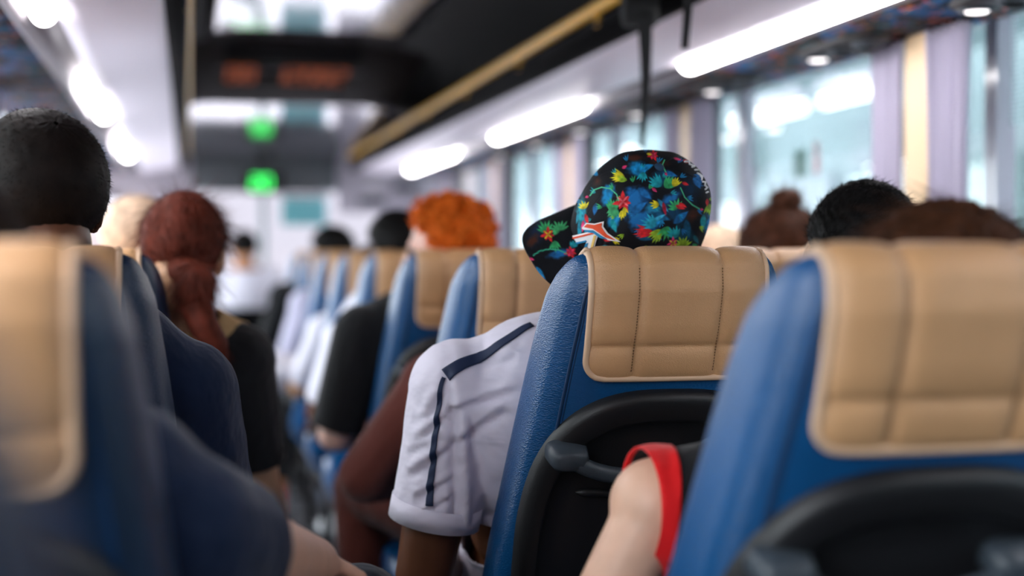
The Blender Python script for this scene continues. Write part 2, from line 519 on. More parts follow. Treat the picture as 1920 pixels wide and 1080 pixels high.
# front bulkhead, clock, camera dome
b = MB(); b.box((XC - 0.0, 10.33, 1.78), (1.02, 0.06, 0.30)); b.box((XC, 10.30, 1.645), (0.78, 0.05, 0.06))
o = b.build('wall_front', M['front_grey'], bevel=0.01); st(o, 'grey bulkhead above the windscreen carrying the green clock', 'bulkhead')
b = MB()
b.box((-0.33, 10.36, 1.76), (0.74, 0.06, 0.42)); b.box((1.43, 10.36, 1.70), (0.74, 0.06, 0.46))
b.box((-0.62, 10.4, 1.0), (0.12, 0.5, 1.3)); b.box((1.72, 10.4, 1.0), (0.12, 0.5, 1.3))
o = b.build('trim_1', M['white_plastic'], bevel=0.012); st(o, 'pale panels and corner posts around the windscreen', 'trim')
root = empty('wall_clock', (0.535, 10.27, 1.68), 0, 'black clock box glowing with green digits above the windscreen', 'clock')
b = MB(); b.box((0, 0, 0), (0.27, 0.06, 0.15)); b.build('case', M['black_plastic'], root, bevel=0.01)
for i, ch in enumerate('20'):
    b, w = digits(ch, 0.05, 0.085, 0.028, 0.018)
    o = b.build('digit', M['led_green'], root, smooth=False); o.location = (-0.084 + 0.078 * i, -0.033, -0.043)
root = empty('camera_dome', (0.545, 10.2, 1.884), 0, 'small dark camera dome under the front ceiling above the clock', 'camera')
b = MB(); b.ell((0, 0, 0), (0.055, 0.055, 0.06)); b.build('dome', M['black_plastic'], root)
b = MB(); b.tube([(0, 0, -0.004), (0, 0, 0.01)], 0.062, 20); b.build('base_ring', M['black_vinyl'], root)
b = MB()
for x, z, s in ((1.32, 1.56, 0.20), (1.55, 1.66, 0.16)): b.box((x, 10.325, z), (s, 0.02, 0.05))
o = b.build('trim_2', M['grey_plastic'], bevel=0.008); st(o, 'two dark slots in the pale panel right of the windscreen', 'trim')

# windscreen: two panes, frame, divider; dashboard
for k, (x0, x1) in enumerate(((-0.58, 0.535), (0.565, 1.68))):
    wnum += 1
    b = MB(); b.box(((x0 + x1) / 2, 10.62, 1.03), (x1 - x0, 0.006, 1.22))
    st(b.build('window_%d' % wnum, M['glass_clear'], smooth=False), '%s pane of the two-piece windscreen' % ('left' if k == 0 else 'right'), 'windscreen')
b = MB(); b.box((XC, 10.61, 1.03), (0.045, 0.05, 1.24)); b.box((XC, 10.62, 0.40), (2.5, 0.08, 0.06)); b.box((XC, 10.62, 1.67), (2.5, 0.08, 0.08))
st(b.build('trim_3', mat('windscreen_divider', sr(150, 168, 170), 0.5), bevel=0.008), 'grey divider bar and frame of the windscreen', 'trim')
b = MB(); b.box((XC, 10.62, 0.18), (2.5, 0.10, 0.40)); 
st(b.build('wall_nose', M['front_grey'], bevel=0.01), 'grey front wall under the windscreen', 'wall')
root = empty('sun_visor', (0.84, 10.50, 1.60), 0, 'translucent teal sun visor hanging at the right windscreen pane', 'sun visor')
b = MB(); b.box((0.0, 0, -0.115), (0.33, 0.008, 0.20)); b.build('visor_sheet', M['teal_visor'], root, bevel=0.003)
b = MB(); b.tube([(-0.17, 0, 0), (0.17, 0, 0)], 0.008, 8); b.build('visor_rod', M['dark_metal'], root)
for sx in (-0.13, 0.13):
    b = MB(); b.tube([(sx, 0, 0), (sx, 0.02, 0.05), (sx, 0.06, 0.06)], 0.006, 8); b.build('visor_bracket', M['dark_metal'], root)

# luggage racks
def rack(side, rail_mat):
    m = 1 if side == 'right' else -1
    X = lambda d: XC + m * d        # d = distance from the bus centre line
    root = empty('luggage_rack', (X(0.9), 4.0, 1.78), 0, '%s overhead luggage rack with black nose, polished underside and patterned lining' % side, 'luggage rack')
    ya, yb = Y0, 9.75
    def strip(name, sec, mt, parent=root, solid=0.0, ny=2):
        b = MB(); b.grid([[(X(d), y, z) for d, z in sec] for y in np.linspace(ya, yb, ny)])
        return par(b.build(name, mt, solid=solid), root)
    strip('nose', [(0.545, 1.812), (0.552, 1.80), (0.556, 1.765), (0.568, 1.752), (0.60, 1.757), (0.60, 1.81), (0.545, 1.812)], M['black_vinyl'], solid=0.004)
    strip('shelf', [(0.58, 1.805), (1.22, 1.805)], M['black_soft'], solid=0.01)
    strip('underside_panel', [(0.595, 1.758), (0.62, 1.752), (0.70, 1.738), (0.78, 1.728), (0.835, 1.724)], M['rack_panel'], solid=0.004)
    strip('lamp_channel', [(0.832, 1.723), (0.825, 1.79), (0.914, 1.79), (0.910, 1.718), (0.935, 1.712)], M['channel'], solid=0.003)
    strip('patterned_lining', [(0.932, 1.714), (1.05, 1.708), (1.22, 1.706)], M['moquette'], solid=0.004)
    r = MB(); r.tube([(X(0.548), ya, 1.85), (X(0.548), yb, 1.85)], 0.018, 12)
    rail = par(r.build('rail', rail_mat), root)
    y = 0.9
    while y < yb:
        k = MB(); k.tube([(X(0.548), y, 1.85), (X(0.55), y + 0.005, 1.825), (X(0.565), y + 0.01, 1.805)], 0.008, 8)
        k.box((X(0.553), y + 0.008, 1.812), (0.012, 0.04, 0.02))
        kb = k.build('rail_bracket', rail_mat); kb.parent = rail
        y += 0.95
    # end panel
    e = MB(); e.box((X(0.88), yb + 0.01, 1.93), (0.68, 0.02, 0.36)); par(e.build('end_panel', M['black_vinyl'], bevel=0.004), root)
    return root
rack('right', M['gold'])
rack('left', M['gold'])

LAMP_Y = [(-0.1, 1.3), (2.47, 3.9), (5.08, 6.5), (7.7, 9.12)]
LAMP_L = [(-0.1, 1.2), (2.2, 3.45), (5.02, 5.9), (7.45, 8.25)]
LAMP_W = ['behind the viewer', 'nearest', 'middle', 'farthest']
for side, m in (('right', 1), ('left', -1)):
    x = XC + m * 0.868
    for (a, c), w in zip(LAMP_Y if m > 0 else LAMP_L, LAMP_W):
        root = empty('strip_lamp', (x, (a + c) / 2, 1.733), 0,
                     'white glowing strip lamp under the %s luggage rack, %s of its row' % (side, w), 'lamp', 'strip lamps under the luggage racks')
        b = MB(); b.tube([(0, a - (a + c) / 2, 0), (0, c - (a + c) / 2, 0)], [0.033 if m > 0 else 0.027] * 2, 16); b.build('diffuser', M['lamp'], root)
        for yy in (a - (a + c) / 2 - 0.012, c - (a + c) / 2 + 0.012):
            b = MB(); b.tube([(0, yy - 0.014, 0.004), (0, yy + 0.014, 0.004)], 0.020, 14); b.build('end_cap', M['channel'], root)

def service_panel(x, y, label):
    root = empty('service_panel', (x, y, 1.706), 0, label, 'service panel', 'oval reading light panels under the right luggage rack')
    b = MB()
    rings = []
    for s, z in ((1.0, 0.0), (1.0, -0.008), (0.93, -0.016), (0.05, -0.018)):
        rings.append([(0.066 * s * math.copysign(abs(math.cos(q)) ** 0.7, math.cos(q)), 0.200 * s * math.copysign(abs(math.sin(q)) ** 0.7, math.sin(q)), z) for q in np.linspace(0, 2 * math.pi, 32, endpoint=False)])
    b.loft(rings); b.build('plate', M['black_plastic'], root)
    for yy in (-0.13, 0.0):
        v = MB(); v.tube([(0, yy, -0.012), (0, yy, -0.026), (0, yy, -0.03)], [0.038, 0.034, 0.026], 18); nz = v.build('air_nozzle', M['grey_plastic'], root)
        g = MB()
        for k in range(-2, 3): g.box((k * 0.009, yy, -0.031), (0.002, 0.045 - abs(k) * 0.006, 0.003))
        g.build('nozzle_grille', M['black_vinyl'], nz)
    s = MB(); s.tube([(0, 0.14, -0.014), (0, 0.14, -0.024)], [0.03, 0.022], 18); s.build('reading_light', M['spot'], root)
    r = MB(); r.tube([(0.034 * math.cos(q), 0.14 + 0.034 * math.sin(q), -0.018) for q in np.linspace(0, 2 * math.pi, 24, endpoint=False)], 0.006, 8, closed_path=True); r.build('light_bezel', M['grey_plastic'], root)
for k in range(7):
    service_panel(XC + 1.06, 2.55 + 0.765 * k, 'dark oval reading light panel under the right luggage rack, %s from the viewer' % ordw[k])

# outside: street surface and a pale building along the right
b = MB(); b.box((5, 10, -1.05), (160, 160, 0.1)); st(b.build('ground', mat('pale_concrete', sr(196, 192, 196), 0.8, vary=0.12, vscale=0.6), smooth=False), 'pale concrete roadway outside the bus', 'ground')
root = empty('building', (6.6, 8, -1.0), 0, 'pale teal building front seen hazily through the right-hand windows', 'building')
b = MB(); b.box((0.5, 0, 3.2), (1.0, 44, 6.4)); b.build('facade', mat('pale_teal_render', sr(134, 150, 154), 0.8, vary=0.16, vscale=0.5), root, smooth=False)
mg = mat('facade_green_panel', sr(94, 122, 122), 0.5); mw = mat('facade_white_panel', sr(120, 134, 142), 0.5)
for k in range(9):
    b = MB(); b.box((-0.03, -14 + 3.4 * k, 1.7), (0.08, 1.5, 2.6)); p = b.build('doorway_panel', mg if k % 2 else mw, root, smooth=False)
    b = MB(); b.box((-0.05, -14 + 3.4 * k + 1.7, 3.3), (0.06, 0.9, 0.5)); b.build('facade_window', mw if k % 2 else mg, root, smooth=False)
b = MB(); b.box((-0.1, 0, 4.3), (0.3, 44, 0.25)); b.build('ledge', mw, root, smooth=False)

# added tubes outside imitating the strip lamps' window reflections; a round lamp
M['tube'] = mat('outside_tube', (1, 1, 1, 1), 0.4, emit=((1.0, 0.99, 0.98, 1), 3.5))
canopy = empty('station_canopy', (5.1, 11.0, 2.62), 0, 'grey canopy edge outside carrying white tube lamps', 'canopy')  # canopy added only to hold the reflection tubes
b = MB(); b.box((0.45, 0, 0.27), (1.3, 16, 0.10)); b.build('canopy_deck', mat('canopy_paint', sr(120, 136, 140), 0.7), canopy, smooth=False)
for yy in (-7.0, -0.6, 6.5):
    b = MB(); b.tube([(0.98, yy, 0.22), (0.98, yy, -3.62)], 0.06, 12); b.build('post', M['white_plastic'], canopy)
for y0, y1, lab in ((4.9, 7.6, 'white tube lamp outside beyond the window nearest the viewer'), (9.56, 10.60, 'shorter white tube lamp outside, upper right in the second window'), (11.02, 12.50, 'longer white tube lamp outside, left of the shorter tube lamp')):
    root = empty('outside_tube_lamp', (5.0, (y0 + y1) / 2, 2.40), 0, lab, 'lamp', 'tube lamps outside the right-hand windows')  # stands in for a strip lamp mirrored in the window glass
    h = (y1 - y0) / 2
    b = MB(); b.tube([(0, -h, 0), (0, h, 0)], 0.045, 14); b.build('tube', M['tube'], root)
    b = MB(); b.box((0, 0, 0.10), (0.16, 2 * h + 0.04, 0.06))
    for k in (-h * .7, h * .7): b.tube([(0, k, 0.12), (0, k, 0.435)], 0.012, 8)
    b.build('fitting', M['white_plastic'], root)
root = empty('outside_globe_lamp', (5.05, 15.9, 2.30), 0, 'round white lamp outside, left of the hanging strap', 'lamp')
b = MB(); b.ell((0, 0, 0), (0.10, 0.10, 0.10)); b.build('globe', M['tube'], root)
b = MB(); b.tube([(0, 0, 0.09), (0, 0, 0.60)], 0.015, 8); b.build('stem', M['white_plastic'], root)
# ------------------------------------------------------------------ seats
REC = 0.40                      # recline, metres forward per metre down
ST = 1.18
_wz = np.array([-0.80, -0.66, -0.46, -0.29, -0.16, -0.06, -0.03, -0.012, -0.004, 0.0])
_ww = np.array([0.248, 0.244, 0.228, 0.206, 0.188, 0.173, 0.163, 0.152, 0.143, 0.132])
_hz = np.array([-0.80, -0.30, -0.10, -0.05, -0.02, -0.006, 0.0])
_hh = np.array([0.084, 0.080, 0.076, 0.066, 0.046, 0.025, 0.006])
def sw(dz): return np.interp(dz, _wz, _ww)
def sh(dz): return np.interp(dz, _hz, _hh)
def syc(dz): return -REC * dz + (sh(dz) - np.interp(dz, _hz, np.array([0.070, 0.066, 0.062, 0.056, 0.042, 0.024, 0.006])))
NP = 3.4
def flare(dz): return np.interp(dz, [-0.5, -0.15], [0.03, 0.075])   # the bolsters widen towards the sitter
def seat_surf(x, dz, side=-1):
    """point on the backrest at across-position x and drop dz; side -1 is its rear"""
    k = (1 - np.clip(np.abs(x) / (sw(dz) * (1 + flare(dz) * side)), 0, 1) ** NP) ** (1 / NP)
    return np.array([x, syc(dz) + side * sh(dz) * k, ST + dz])

def sup_ring(w, h, n, k, cx=0, cy=0, z=0):
    q = np.linspace(0, 2 * math.pi, k, endpoint=False)
    c, s = np.cos(q), np.sin(q)
    return np.stack([cx + w * np.sign(c) * np.abs(c) ** (2 / n), cy + h * np.sign(s) * np.abs(s) ** (2 / n), np.full(k, z)], 1)

def make_seat():
    root = empty('coach_seat')
    dzs = np.concatenate([np.linspace(-0.76, -0.12, 26), np.linspace(-0.11, -0.03, 10), [-0.022, -0.015, -0.010, -0.006, -0.003, -0.001, 0.0]])
    rings = []
    for d in dzs:
        r = sup_ring(sw(d), sh(d), NP, 88, 0, syc(d), ST + d)
        r[:, 0] *= 1 + flare(d) * np.clip((r[:, 1] - syc(d)) / sh(d), -1, 1)
        rings.append(r)
    b = MB(); b.loft([r.tolist() for r in rings])
    back = b.build('backrest', M['blue'], root)
    # seam welts down both rear corners
    for s in (-1, 1):
        P = []
        for d in np.linspace(-0.74, -0.012, 50):
            x = s * sw(d) * 0.80
            P.append(seat_surf(x, d) + np.array([0, -0.0005, 0]))
        P.append(seat_surf(s * 0.12, -0.003) + np.array([0, 0.0, 0.0]))
        b = MB(); b.tube(P, 0.0028, 8); b.build('seam_welt', M['blue_seam'], back)
        P = [seat_surf(s * sw(d) * 0.775, d) + np.array([0, -0.0004, 0]) for d in np.linspace(-0.70, -0.05, 50)]
        b = MB(); b.tube(P, 0.0012, 6); b.build('seam_stitching', M['blue_seam'], back)
    # headrest cover
    HW, DROP, SEAMX, SEAMT, RC = 0.131, 0.180, 0.062, 0.132, 0.028
    fz = np.concatenate([-np.linspace(0.17, 0.03, 20), -np.linspace(0.025, 0.0, 12)])
    bz = -np.concatenate([np.linspace(0.0006, 0.025, 12), np.linspace(0.03, DROP, 50)])
    ns = 75
    S = np.linspace(-1, 1, ns)
    rows = []; tt = []
    for side, arr in ((1, fz), (-1, bz)):
        for d in arr:
            drop = -d
            lim = DROP if side < 0 else 0.17
            e = lim - drop
            hw = HW - (RC - math.sqrt(max(0.0, RC * RC - (RC - min(e, RC)) ** 2)))
            rows.append([seat_surf(s * hw, d, side) for s in S]); tt.append((side, drop, hw, lim))
    G = np.array(rows)
    du = np.gradient(G, axis=0); dv = np.gradient(G, axis=1)
    N = np.cross(du, dv); N /= np.maximum(np.linalg.norm(N, axis=2, keepdims=True), 1e-9)
    # make normals point outwards
    cen = np.stack([G[:, :, 0] * 0, syc(G[:, :, 2] - ST - 0.03), G[:, :, 2] - 0.03], 2)
    sgn = np.sign(np.sum(N * (G - cen), axis=2, keepdims=True)); N *= np.where(sgn == 0, 1, sgn)
    N[:, :, 0] *= 0.3
    off = np.zeros(G.shape[:2])
    for i, (side, drop, hw, lim) in enumerate(tt):
        for j, s in enumerate(S):
            x = s * hw
            dists = [abs(abs(x) - SEAMX), hw - abs(x), lim - drop]
            if side < 0: dists.append(abs(drop - SEAMT))
            v = 1.0
            for dd in dists: v *= 1 - math.exp(-max(dd, 0) / 0.007)
            off[i, j] = 0.0035 + 0.0075 * v
    G2 = G + N * off[:, :, None]
    b = MB(); b.grid(G2)
    cover = b.build('headrest_cover', M['tan'], root)
    P = [G2[i, 0] + N[i, 0] * 0.001 for i in range(len(G2))] + [G2[-1, j] for j in range(1, ns)] + [G2[i, -1] + N[i, -1] * 0.001 for i in range(len(G2) - 2, -1, -1)]
    b = MB(); b.tube(P, 0.0048, 10); b.build('piping', M['piping'], cover)
    # stitching: short raised threads along the seams
    b = MB()
    ib = [i for i, t in enumerate(tt) if t[0] < 0 and t[1] > 0.02]
    def thread(p, q): b.tube([p, q], 0.0011, 5)
    for sx in (-SEAMX, SEAMX):
        b = MB()
        for o_ in (-0.0035,):
            prev = None
            dzz = np.arange(0.012, DROP - 0.012, 0.0042)
            for d in dzz:
                p = seat_surf(sx + o_, -d) + np.array([0, -0.0062, 0]); q = seat_surf(sx + o_, -d - 0.0026) + np.array([0, -0.0062, 0])
                thread(p, q)
        b.build('stitching', M['thread'], cover)
    # rear shell of black plastic
    CZ, HA, WA = -0.475, 0.278, 0.208
    sc = [1.0, 0.994, 0.985, 0.972, 0.955, 0.93, 0.86, 0.845, 0.83, 0.70, 0.55, 0.35, 0.15, 0.02]
    of = [-0.004, 0.006, 0.012, 0.0155, 0.017, 0.0175, 0.0175, 0.015, 0.010, 0.010, 0.010, 0.010, 0.010, 0.010]
    rings = []
    for s, o_ in zip(sc, of):
        rg = []
        for q in np.linspace(0, 2 * math.pi, 96, endpoint=False):
            c, n_ = math.cos(q), math.sin(q)
            x = WA * s * math.copysign(abs(c) ** (2 / 2.9), c); z = CZ + HA * s * math.copysign(abs(n_) ** (2 / 2.9), n_)
            p = seat_surf(x, z); rg.append(p + np.array([0, -o_, -o_ * REC]))
        rings.append(rg)
    b = MB(); b.loft([np.array(r).tolist() for r in rings], True, False)
    b.add([rings[-1][j] for j in range(96)], [tuple(range(96))])
    panel = b.build('back_panel', M['black_plastic'], root)
    # handle on the rear shell
    def onp(x, dz, out): 
        p = seat_surf(x, dz); return p + np.array([0, -out, -out * REC])
    b = MB(); P = []
    for u in np.linspace(-1, 1, 33):
        x = -0.032 + u * 0.112
        d = -0.287 - 0.026 * (1 - abs(u) ** 2.6)
        P.append(onp(x, d, 0.034))
    b.tube(P, 0.0125, 14, flat=(1.0, 0.8))
    h = b.build('handle', M['grey_plastic'], panel)
    for s in (-1, 1):
        b = MB()
        rr = []
        for o_, k in ((0.008, 1.05), (0.024, 1.0), (0.040, 0.9), (0.046, 0.6)):
            cc = onp(-0.032 + s * 0.117, -0.285, o_)
            rr.append([(cc[0] + 0.030 * k * math.copysign(abs(math.cos(q)) ** 0.6, math.cos(q)), cc[1] + 0.4 * 0.015 * k * -math.sin(q), cc[2] + 0.0165 * k * math.copysign(abs(math.sin(q)) ** 0.6, math.sin(q))) for q in np.linspace(0, 2 * math.pi, 28, endpoint=False)])
        b.loft(rr); b.build('handle_mount', M['grey_plastic'], h)
    # small moulded ledge under the handle
    b = MB(); P = [onp(u * 0.13, -0.352 + 0.004 * u * u, 0.0125) for u in np.linspace(-1, 1, 25)]
    b.tube(P, [0.002] + [0.006] * 23 + [0.002], 10); b.build('moulded_ledge', M['black_plastic'], panel)
    # cushion, base, legs
    rings = []
    for z, k in ((0.355, 0.90), (0.365, 0.97), (0.40, 1.0), (0.44, 1.0), (0.462, 0.975), (0.472, 0.93), (0.474, 0.80)):
        rings.append(sup_ring(0.235 * k, 0.245 * (0.5 + 0.5 * k), 5, 56, 0, 0.55, z).tolist())
    b = MB(); b.loft(rings); cu = b.build('seat_cushion', M['blue'], root)
    b = MB(); q = sup_ring(0.236, 0.246, 5, 56, 0, 0.55, 0.40); b.tube(q.tolist(), 0.004, 6, closed_path=True); b.build('cushion_welt', M['blue_seam'], cu)
    b = MB(); b.box((0, 0.52, 0.325), (0.42, 0.46, 0.06)); b.box((0, 0.36, 0.40), (0.40, 0.05, 0.16)); b.build('seat_frame', M['dark_metal'], root, bevel=0.008)
    for s in (-1, 1):
        b = MB(); b.tube([(s * 0.17, 0.42, 0.31), (s * 0.17, 0.44, 0.15), (s * 0.17, 0.40, 0.012)], [0.02, 0.018, 0.02], 10)
        b.box((s * 0.17, 0.42, 0.008), (0.05, 0.16, 0.016)); b.build('leg', M['dark_metal'], root)
    return root

M['navy_leather'] = leather('navy_leather', sr(8, 38, 68), 0.36)  # the blue leather again, darkened to put the left seats' shade into its colour
SEAT = make_seat()
for o in bpy.data.objects:
    if o.parent is not None: KIDS.setdefault(o.parent.name, []).append(o)
P_ROW = 0.765
RX, WX, LX = 0.688, 1.225, -0.216
RY = [1.19 + P_ROW * i for i in range(9)]
LY = [1.12 + P_ROW * i for i in range(4)]
rank = ['nearest', 'second', 'third', 'fourth', 'fifth', 'sixth', 'seventh', 'eighth', 'farthest']
spots = []
extra = {0: 'large blurred blue seat with tan headrest cover at the lower right, nearest aisle seat',
         1: 'sharply focused blue seat with tan stitched headrest cover in front of the floral cap'}
for i, y in enumerate(RY):
    spots.append((RX, y, extra.get(i, 'blue seat with tan headrest cover, %s from the viewer in the right-hand aisle row' % rank[i]), 'aisle-side seats along the right'))
for i in (1, 2, 3):
    spots.append((WX, RY[i], 'blue window-side seat behind the %s right-hand aisle seat, mostly hidden' % rank[i], 'window-side seats along the right'))
spots.append((LX, LY[0] - P_ROW, 'extremely blurred dark blue seat edge at the far left, nearest to the viewer', 'single seats along the left'))
lw = ['large blurred navy seat with tan headrest cover at left, below the cropped black hair',
      'navy seat edge with sharp leather grain, second behind the large blurred left seat',
      'narrow navy seat edge directly behind the woman with the auburn ponytail',
      'navy seat in front of the auburn ponytail woman, under a fair-haired head']
for i, y in enumerate(LY): spots.append((LX, y, lw[i], 'single seats along the left'))
for i, (x, y, lab, grp) in enumerate(spots):
    o = SEAT if i == 0 else copy_tree(SEAT)
    o.location = (x, y, 0)
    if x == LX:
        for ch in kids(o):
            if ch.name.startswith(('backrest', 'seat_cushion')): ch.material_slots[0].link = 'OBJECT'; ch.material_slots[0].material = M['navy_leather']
    tag(o, lab, 'seat', grp)
# ------------------------------------------------------------------ people
def fuse(prims, voxel, smooth=3, name='body'):
    b = MB()
    for p in prims:
        b.add(*p)
    me = b.mesh(name + '_src')
    o = bpy.data.objects.new('tmp', me); COL.objects.link(o)
    m = o.modifiers.new('r', 'REMESH'); m.mode = 'VOXEL'; m.voxel_size = voxel; m.use_smooth_shade = True
    if smooth:
        k = o.modifiers.new('s', 'SMOOTH'); k.iterations = smooth; k.factor = 0.5
    dg = bpy.context.evaluated_depsgraph_get(); dg.update()
    out = bpy.data.meshes.new_from_object(o.evaluated_get(dg)); out.name = name
    bpy.data.objects.remove(o); bpy.data.meshes.remove(me)
    return out

def cut(me, cuts):
    """cuts: (point, outward normal, radius): drops the cloth beyond a hem"""
    bm = bmesh.new(); bm.from_mesh(me)
    for co, no, rad in cuts:
        co = Vector(co); no = Vector(no).normalized()
        fs = [f for f in bm.faces if (f.calc_center_median() - co).length < rad]
        vs = {v for f in fs for v in f.verts}; es = {e for f in fs for e in f.edges}
        bmesh.ops.bisect_plane(bm, geom=list(vs) + list(es) + fs, plane_co=co, plane_no=no, clear_outer=True)
    bm.to_mesh(me); bm.free()
    return me

def frame(fwd, up):
    f = Vector(fwd).normalized(); u = Vector(up); u = (u - f * u.dot(f)).normalized(); r = f.cross(u)
    return Matrix((r, f, u)).transposed()          # columns: right, forward, up

def euler_frame(yaw=0, pitch=0, roll=0):
    """yaw > 0 turns to the left, pitch > 0 bows down, roll > 0 leans to the right"""
    return (Matrix.Rotation(math.radians(yaw), 3, 'Z') @ Matrix.Rotation(math.radians(-pitch), 3, 'X') @ Matrix.Rotation(math.radians(roll), 3, 'Y'))

def head_prims(c, R, s=1.0):
    c = Vector(c); T = lambda x, y, z: c + R @ Vector((x * s, y * s, z * s))
    Rn = np.array(R); S = lambda *r: [q * s for q in r]
    P = [ellipsoid(T(0, -0.010, 0.022), S(0.077, 0.096, 0.088), Rn), ellipsoid(T(0, 0.030, -0.040), S(0.060, 0.064, 0.078), Rn),
         ellipsoid(T(0, 0.052, -0.092), S(0.030, 0.030, 0.026), Rn), capsule(T(0, 0.088, 0.008), T(0, 0.106, -0.028), 0.009 * s, 0.014 * s),
         capsule(T(-0.034, 0.080, 0.022), T(0.034, 0.080, 0.022), 0.012 * s, 0.012 * s), capsule(T(-0.016, 0.088, -0.060), T(0.016, 0.088, -0.060), 0.009 * s, 0.009 * s),
         ellipsoid(T(-0.040, 0.062, -0.022), S(0.022, 0.024, 0.022), Rn), ellipsoid(T(0.040, 0.062, -0.022), S(0.022, 0.024, 0.022), Rn),
         capsule(T(0, -0.05, -0.06), T(0, -0.03, -0.10), 0.056 * s, 0.055 * s)]
    for sx in (-1, 1):
        P.append(ellipsoid(T(sx * 0.080, -0.006, -0.012), S(0.011, 0.020, 0.033), Rn)); P.append(capsule(T(sx * 0.074, 0.006, -0.03), T(sx * 0.078, 0.0, -0.04), 0.010 * s, 0.009 * s))
    return P

def hand_prims(w, d, n, s=1.0):
    w = Vector(w); d = Vector(d).normalized(); n = Vector(n); n = (n - d * n.dot(d)).normalized(); l = d.cross(n)
    R = np.array(Matrix((l, d, n)).transposed())
    P = [ellipsoid(w + d * 0.045 * s, (0.040 * s, 0.055 * s, 0.018 * s), R, 14, 9)]
    for i, (o, L) in enumerate(((-0.031, 0.066), (-0.0105, 0.078), (0.0105, 0.073), (0.031, 0.058))):
        a = w + d * 0.085 * s + l * o * s; spread = l * (o * 0.25)
        k = a + (d * 0.92 + n * 0.32).normalized() * L * 0.52 * s + spread * s
        e = k + (d * 0.72 + n * 0.70).normalized() * L * 0.50 * s
        P += [capsule(a - d * 0.02 * s, k, 0.0092 * s, 0.0085 * s, 10), capsule(k, e, 0.0085 * s, 0.0070 * s, 10)]
    th = w + d * 0.02 * s - l * 0.028 * s
    k = th + (d * 0.6 - l * 0.75 + n * 0.25).normalized() * 0.045 * s; e = k + (d * 0.85 - l * 0.2 + n * 0.4).normalized() * 0.032 * s
    P += [capsule(th, k, 0.013 * s, 0.0105 * s, 10), capsule(k, e, 0.0105 * s, 0.0085 * s, 10)]
    return P

DEF = dict(pelvis=(0, .47, .565), chest=(0, .285, .93), neck=(0, .20, 1.07), head=(0, .175, 1.20),
           Lsh=(-.175, .25, 1.01), Rsh=(.175, .25, 1.01), Lel=(-.225, .36, .76), Rel=(.225, .36, .76), Lwr=(-.12, .62, .68), Rwr=(.12, .62, .68),
           Lhip=(-.09, .50, .56), Rhip=(.09, .50, .56), Lkn=(-.11, .87, .57), Rkn=(.11, .87, .57), Lan=(-.11, .83, .11), Ran=(.11, .83, .11))

def torso_prims(J, e, low=True):
    pel, ch, nk = Vector(J['pelvis']), Vector(J['chest']), Vector(J['neck'])
    side = (Vector(J['Rsh']) - Vector(J['Lsh'])).normalized()
    up = (nk - pel).normalized(); f = up.cross(side).normalized(); up2 = side.cross(f).normalized()
    R = np.array(Matrix((side, f, up2)).transposed())
    w = J.get('build', 1.0)
    P = [ellipsoid(ch, ((0.162 + e) * w, (0.108 + e) * w, 0.185 + e * .5), R), ellipsoid(pel.lerp(ch, 0.55), ((0.145 + e) * w, (0.105 + e) * w, 0.17 + e * .3), R),
         ellipsoid(pel.lerp(ch, 0.22), ((0.155 + e) * w, (0.115 + e) * w, 0.15), R),
         ellipsoid(pel, ((0.170 + e) * w, 0.125 + e, 0.118 + e * .5), R)]
    for k in 'LR':
        sh = Vector(J[k + 'sh'])
        P.append(capsule(sh, sh.lerp(ch, 0.75), 0.060 + e, 0.095 + e))
        P.append(capsule(nk.lerp(sh, 0.12) - up2 * 0.012, sh, 0.055 + e * .9, 0.053 + e * .9))
    return P

def arm_prims(J, k, e=0.0, to=2.0):
    sh, el, wr = (Vector(J[k + q]) for q in ('sh', 'el', 'wr'))
    a = J.get('arm', 1.0)
    P = []
    t = min(to, 1.0); P.append(capsule(sh, sh.lerp(el, t), 0.052 * a + e, (0.052 - 0.011 * t) * a + e))
    if to > 1.0:
        t = to - 1.0
        P.append(capsule(el, el.lerp(wr, 0.35 * min(1, t * 3)), 0.041 * a + e, 0.041 * a + e))
        P.append(capsule(el.lerp(wr, 0.3 * min(1, t * 3)), el.lerp(wr, t), 0.041 * a + e, (0.041 - 0.014 * t) * a + e))
    return P

def leg_prims(J, k, e=0.0, to=2.0):
    hp, kn, an = (Vector(J[k + q]) for q in ('hip', 'kn', 'an'))
    t = min(to, 1.0); P = [capsule(hp, hp.lerp(kn, t), 0.086 + e, (0.086 - 0.028 * t) + e)]
    if to > 1.0:
        t = to - 1.0
        P.append(capsule(kn, kn.lerp(an, 0.35), 0.057 + e, 0.058 + e)); P.append(capsule(kn.lerp(an, 0.35), kn.lerp(an, t), 0.058 + e, 0.058 - 0.020 * t + e))
    return P

def foot_prims(J, k, e=0.0):
    an = Vector(J[k + 'an']); hl = Vector((an.x, an.y - 0.03, 0.038)); toe = Vector((an.x * 1.15, an.y + 0.17, 0.032))
    return [capsule(an, hl, 0.040 + e, 0.034 + e, 12), capsule(hl, toe, 0.034 + e, 0.028 + e, 12), ellipsoid(hl.lerp(toe, 0.6), (0.042 + e, 0.08, 0.032 + e))]

SKIN, CLOTH, HAIRM = {}, {}, {}
def skin(name, c, r=0.45):
    if name not in SKIN: SKIN[name] = mat(name + '_skin', c, r, spec=0.45, vary=0.06, vscale=30)
    return SKIN[name]
def cloth(name, c, r=0.85):
    if name not in CLOTH: CLOTH[name] = mat(name + '_cloth', c, r, spec=0.2, sheen=0.15, bump=(14, 0.45, 0.03, (1, 1, 0.7)))
    return CLOTH[name]
def hairm(name, c, r=0.38):
    if name not in HAIRM: HAIRM[name] = mat(name + '_hair', c, max(r, 0.6), spec=0.12, vary=0.35, vscale=45)
    return HAIRM[name]

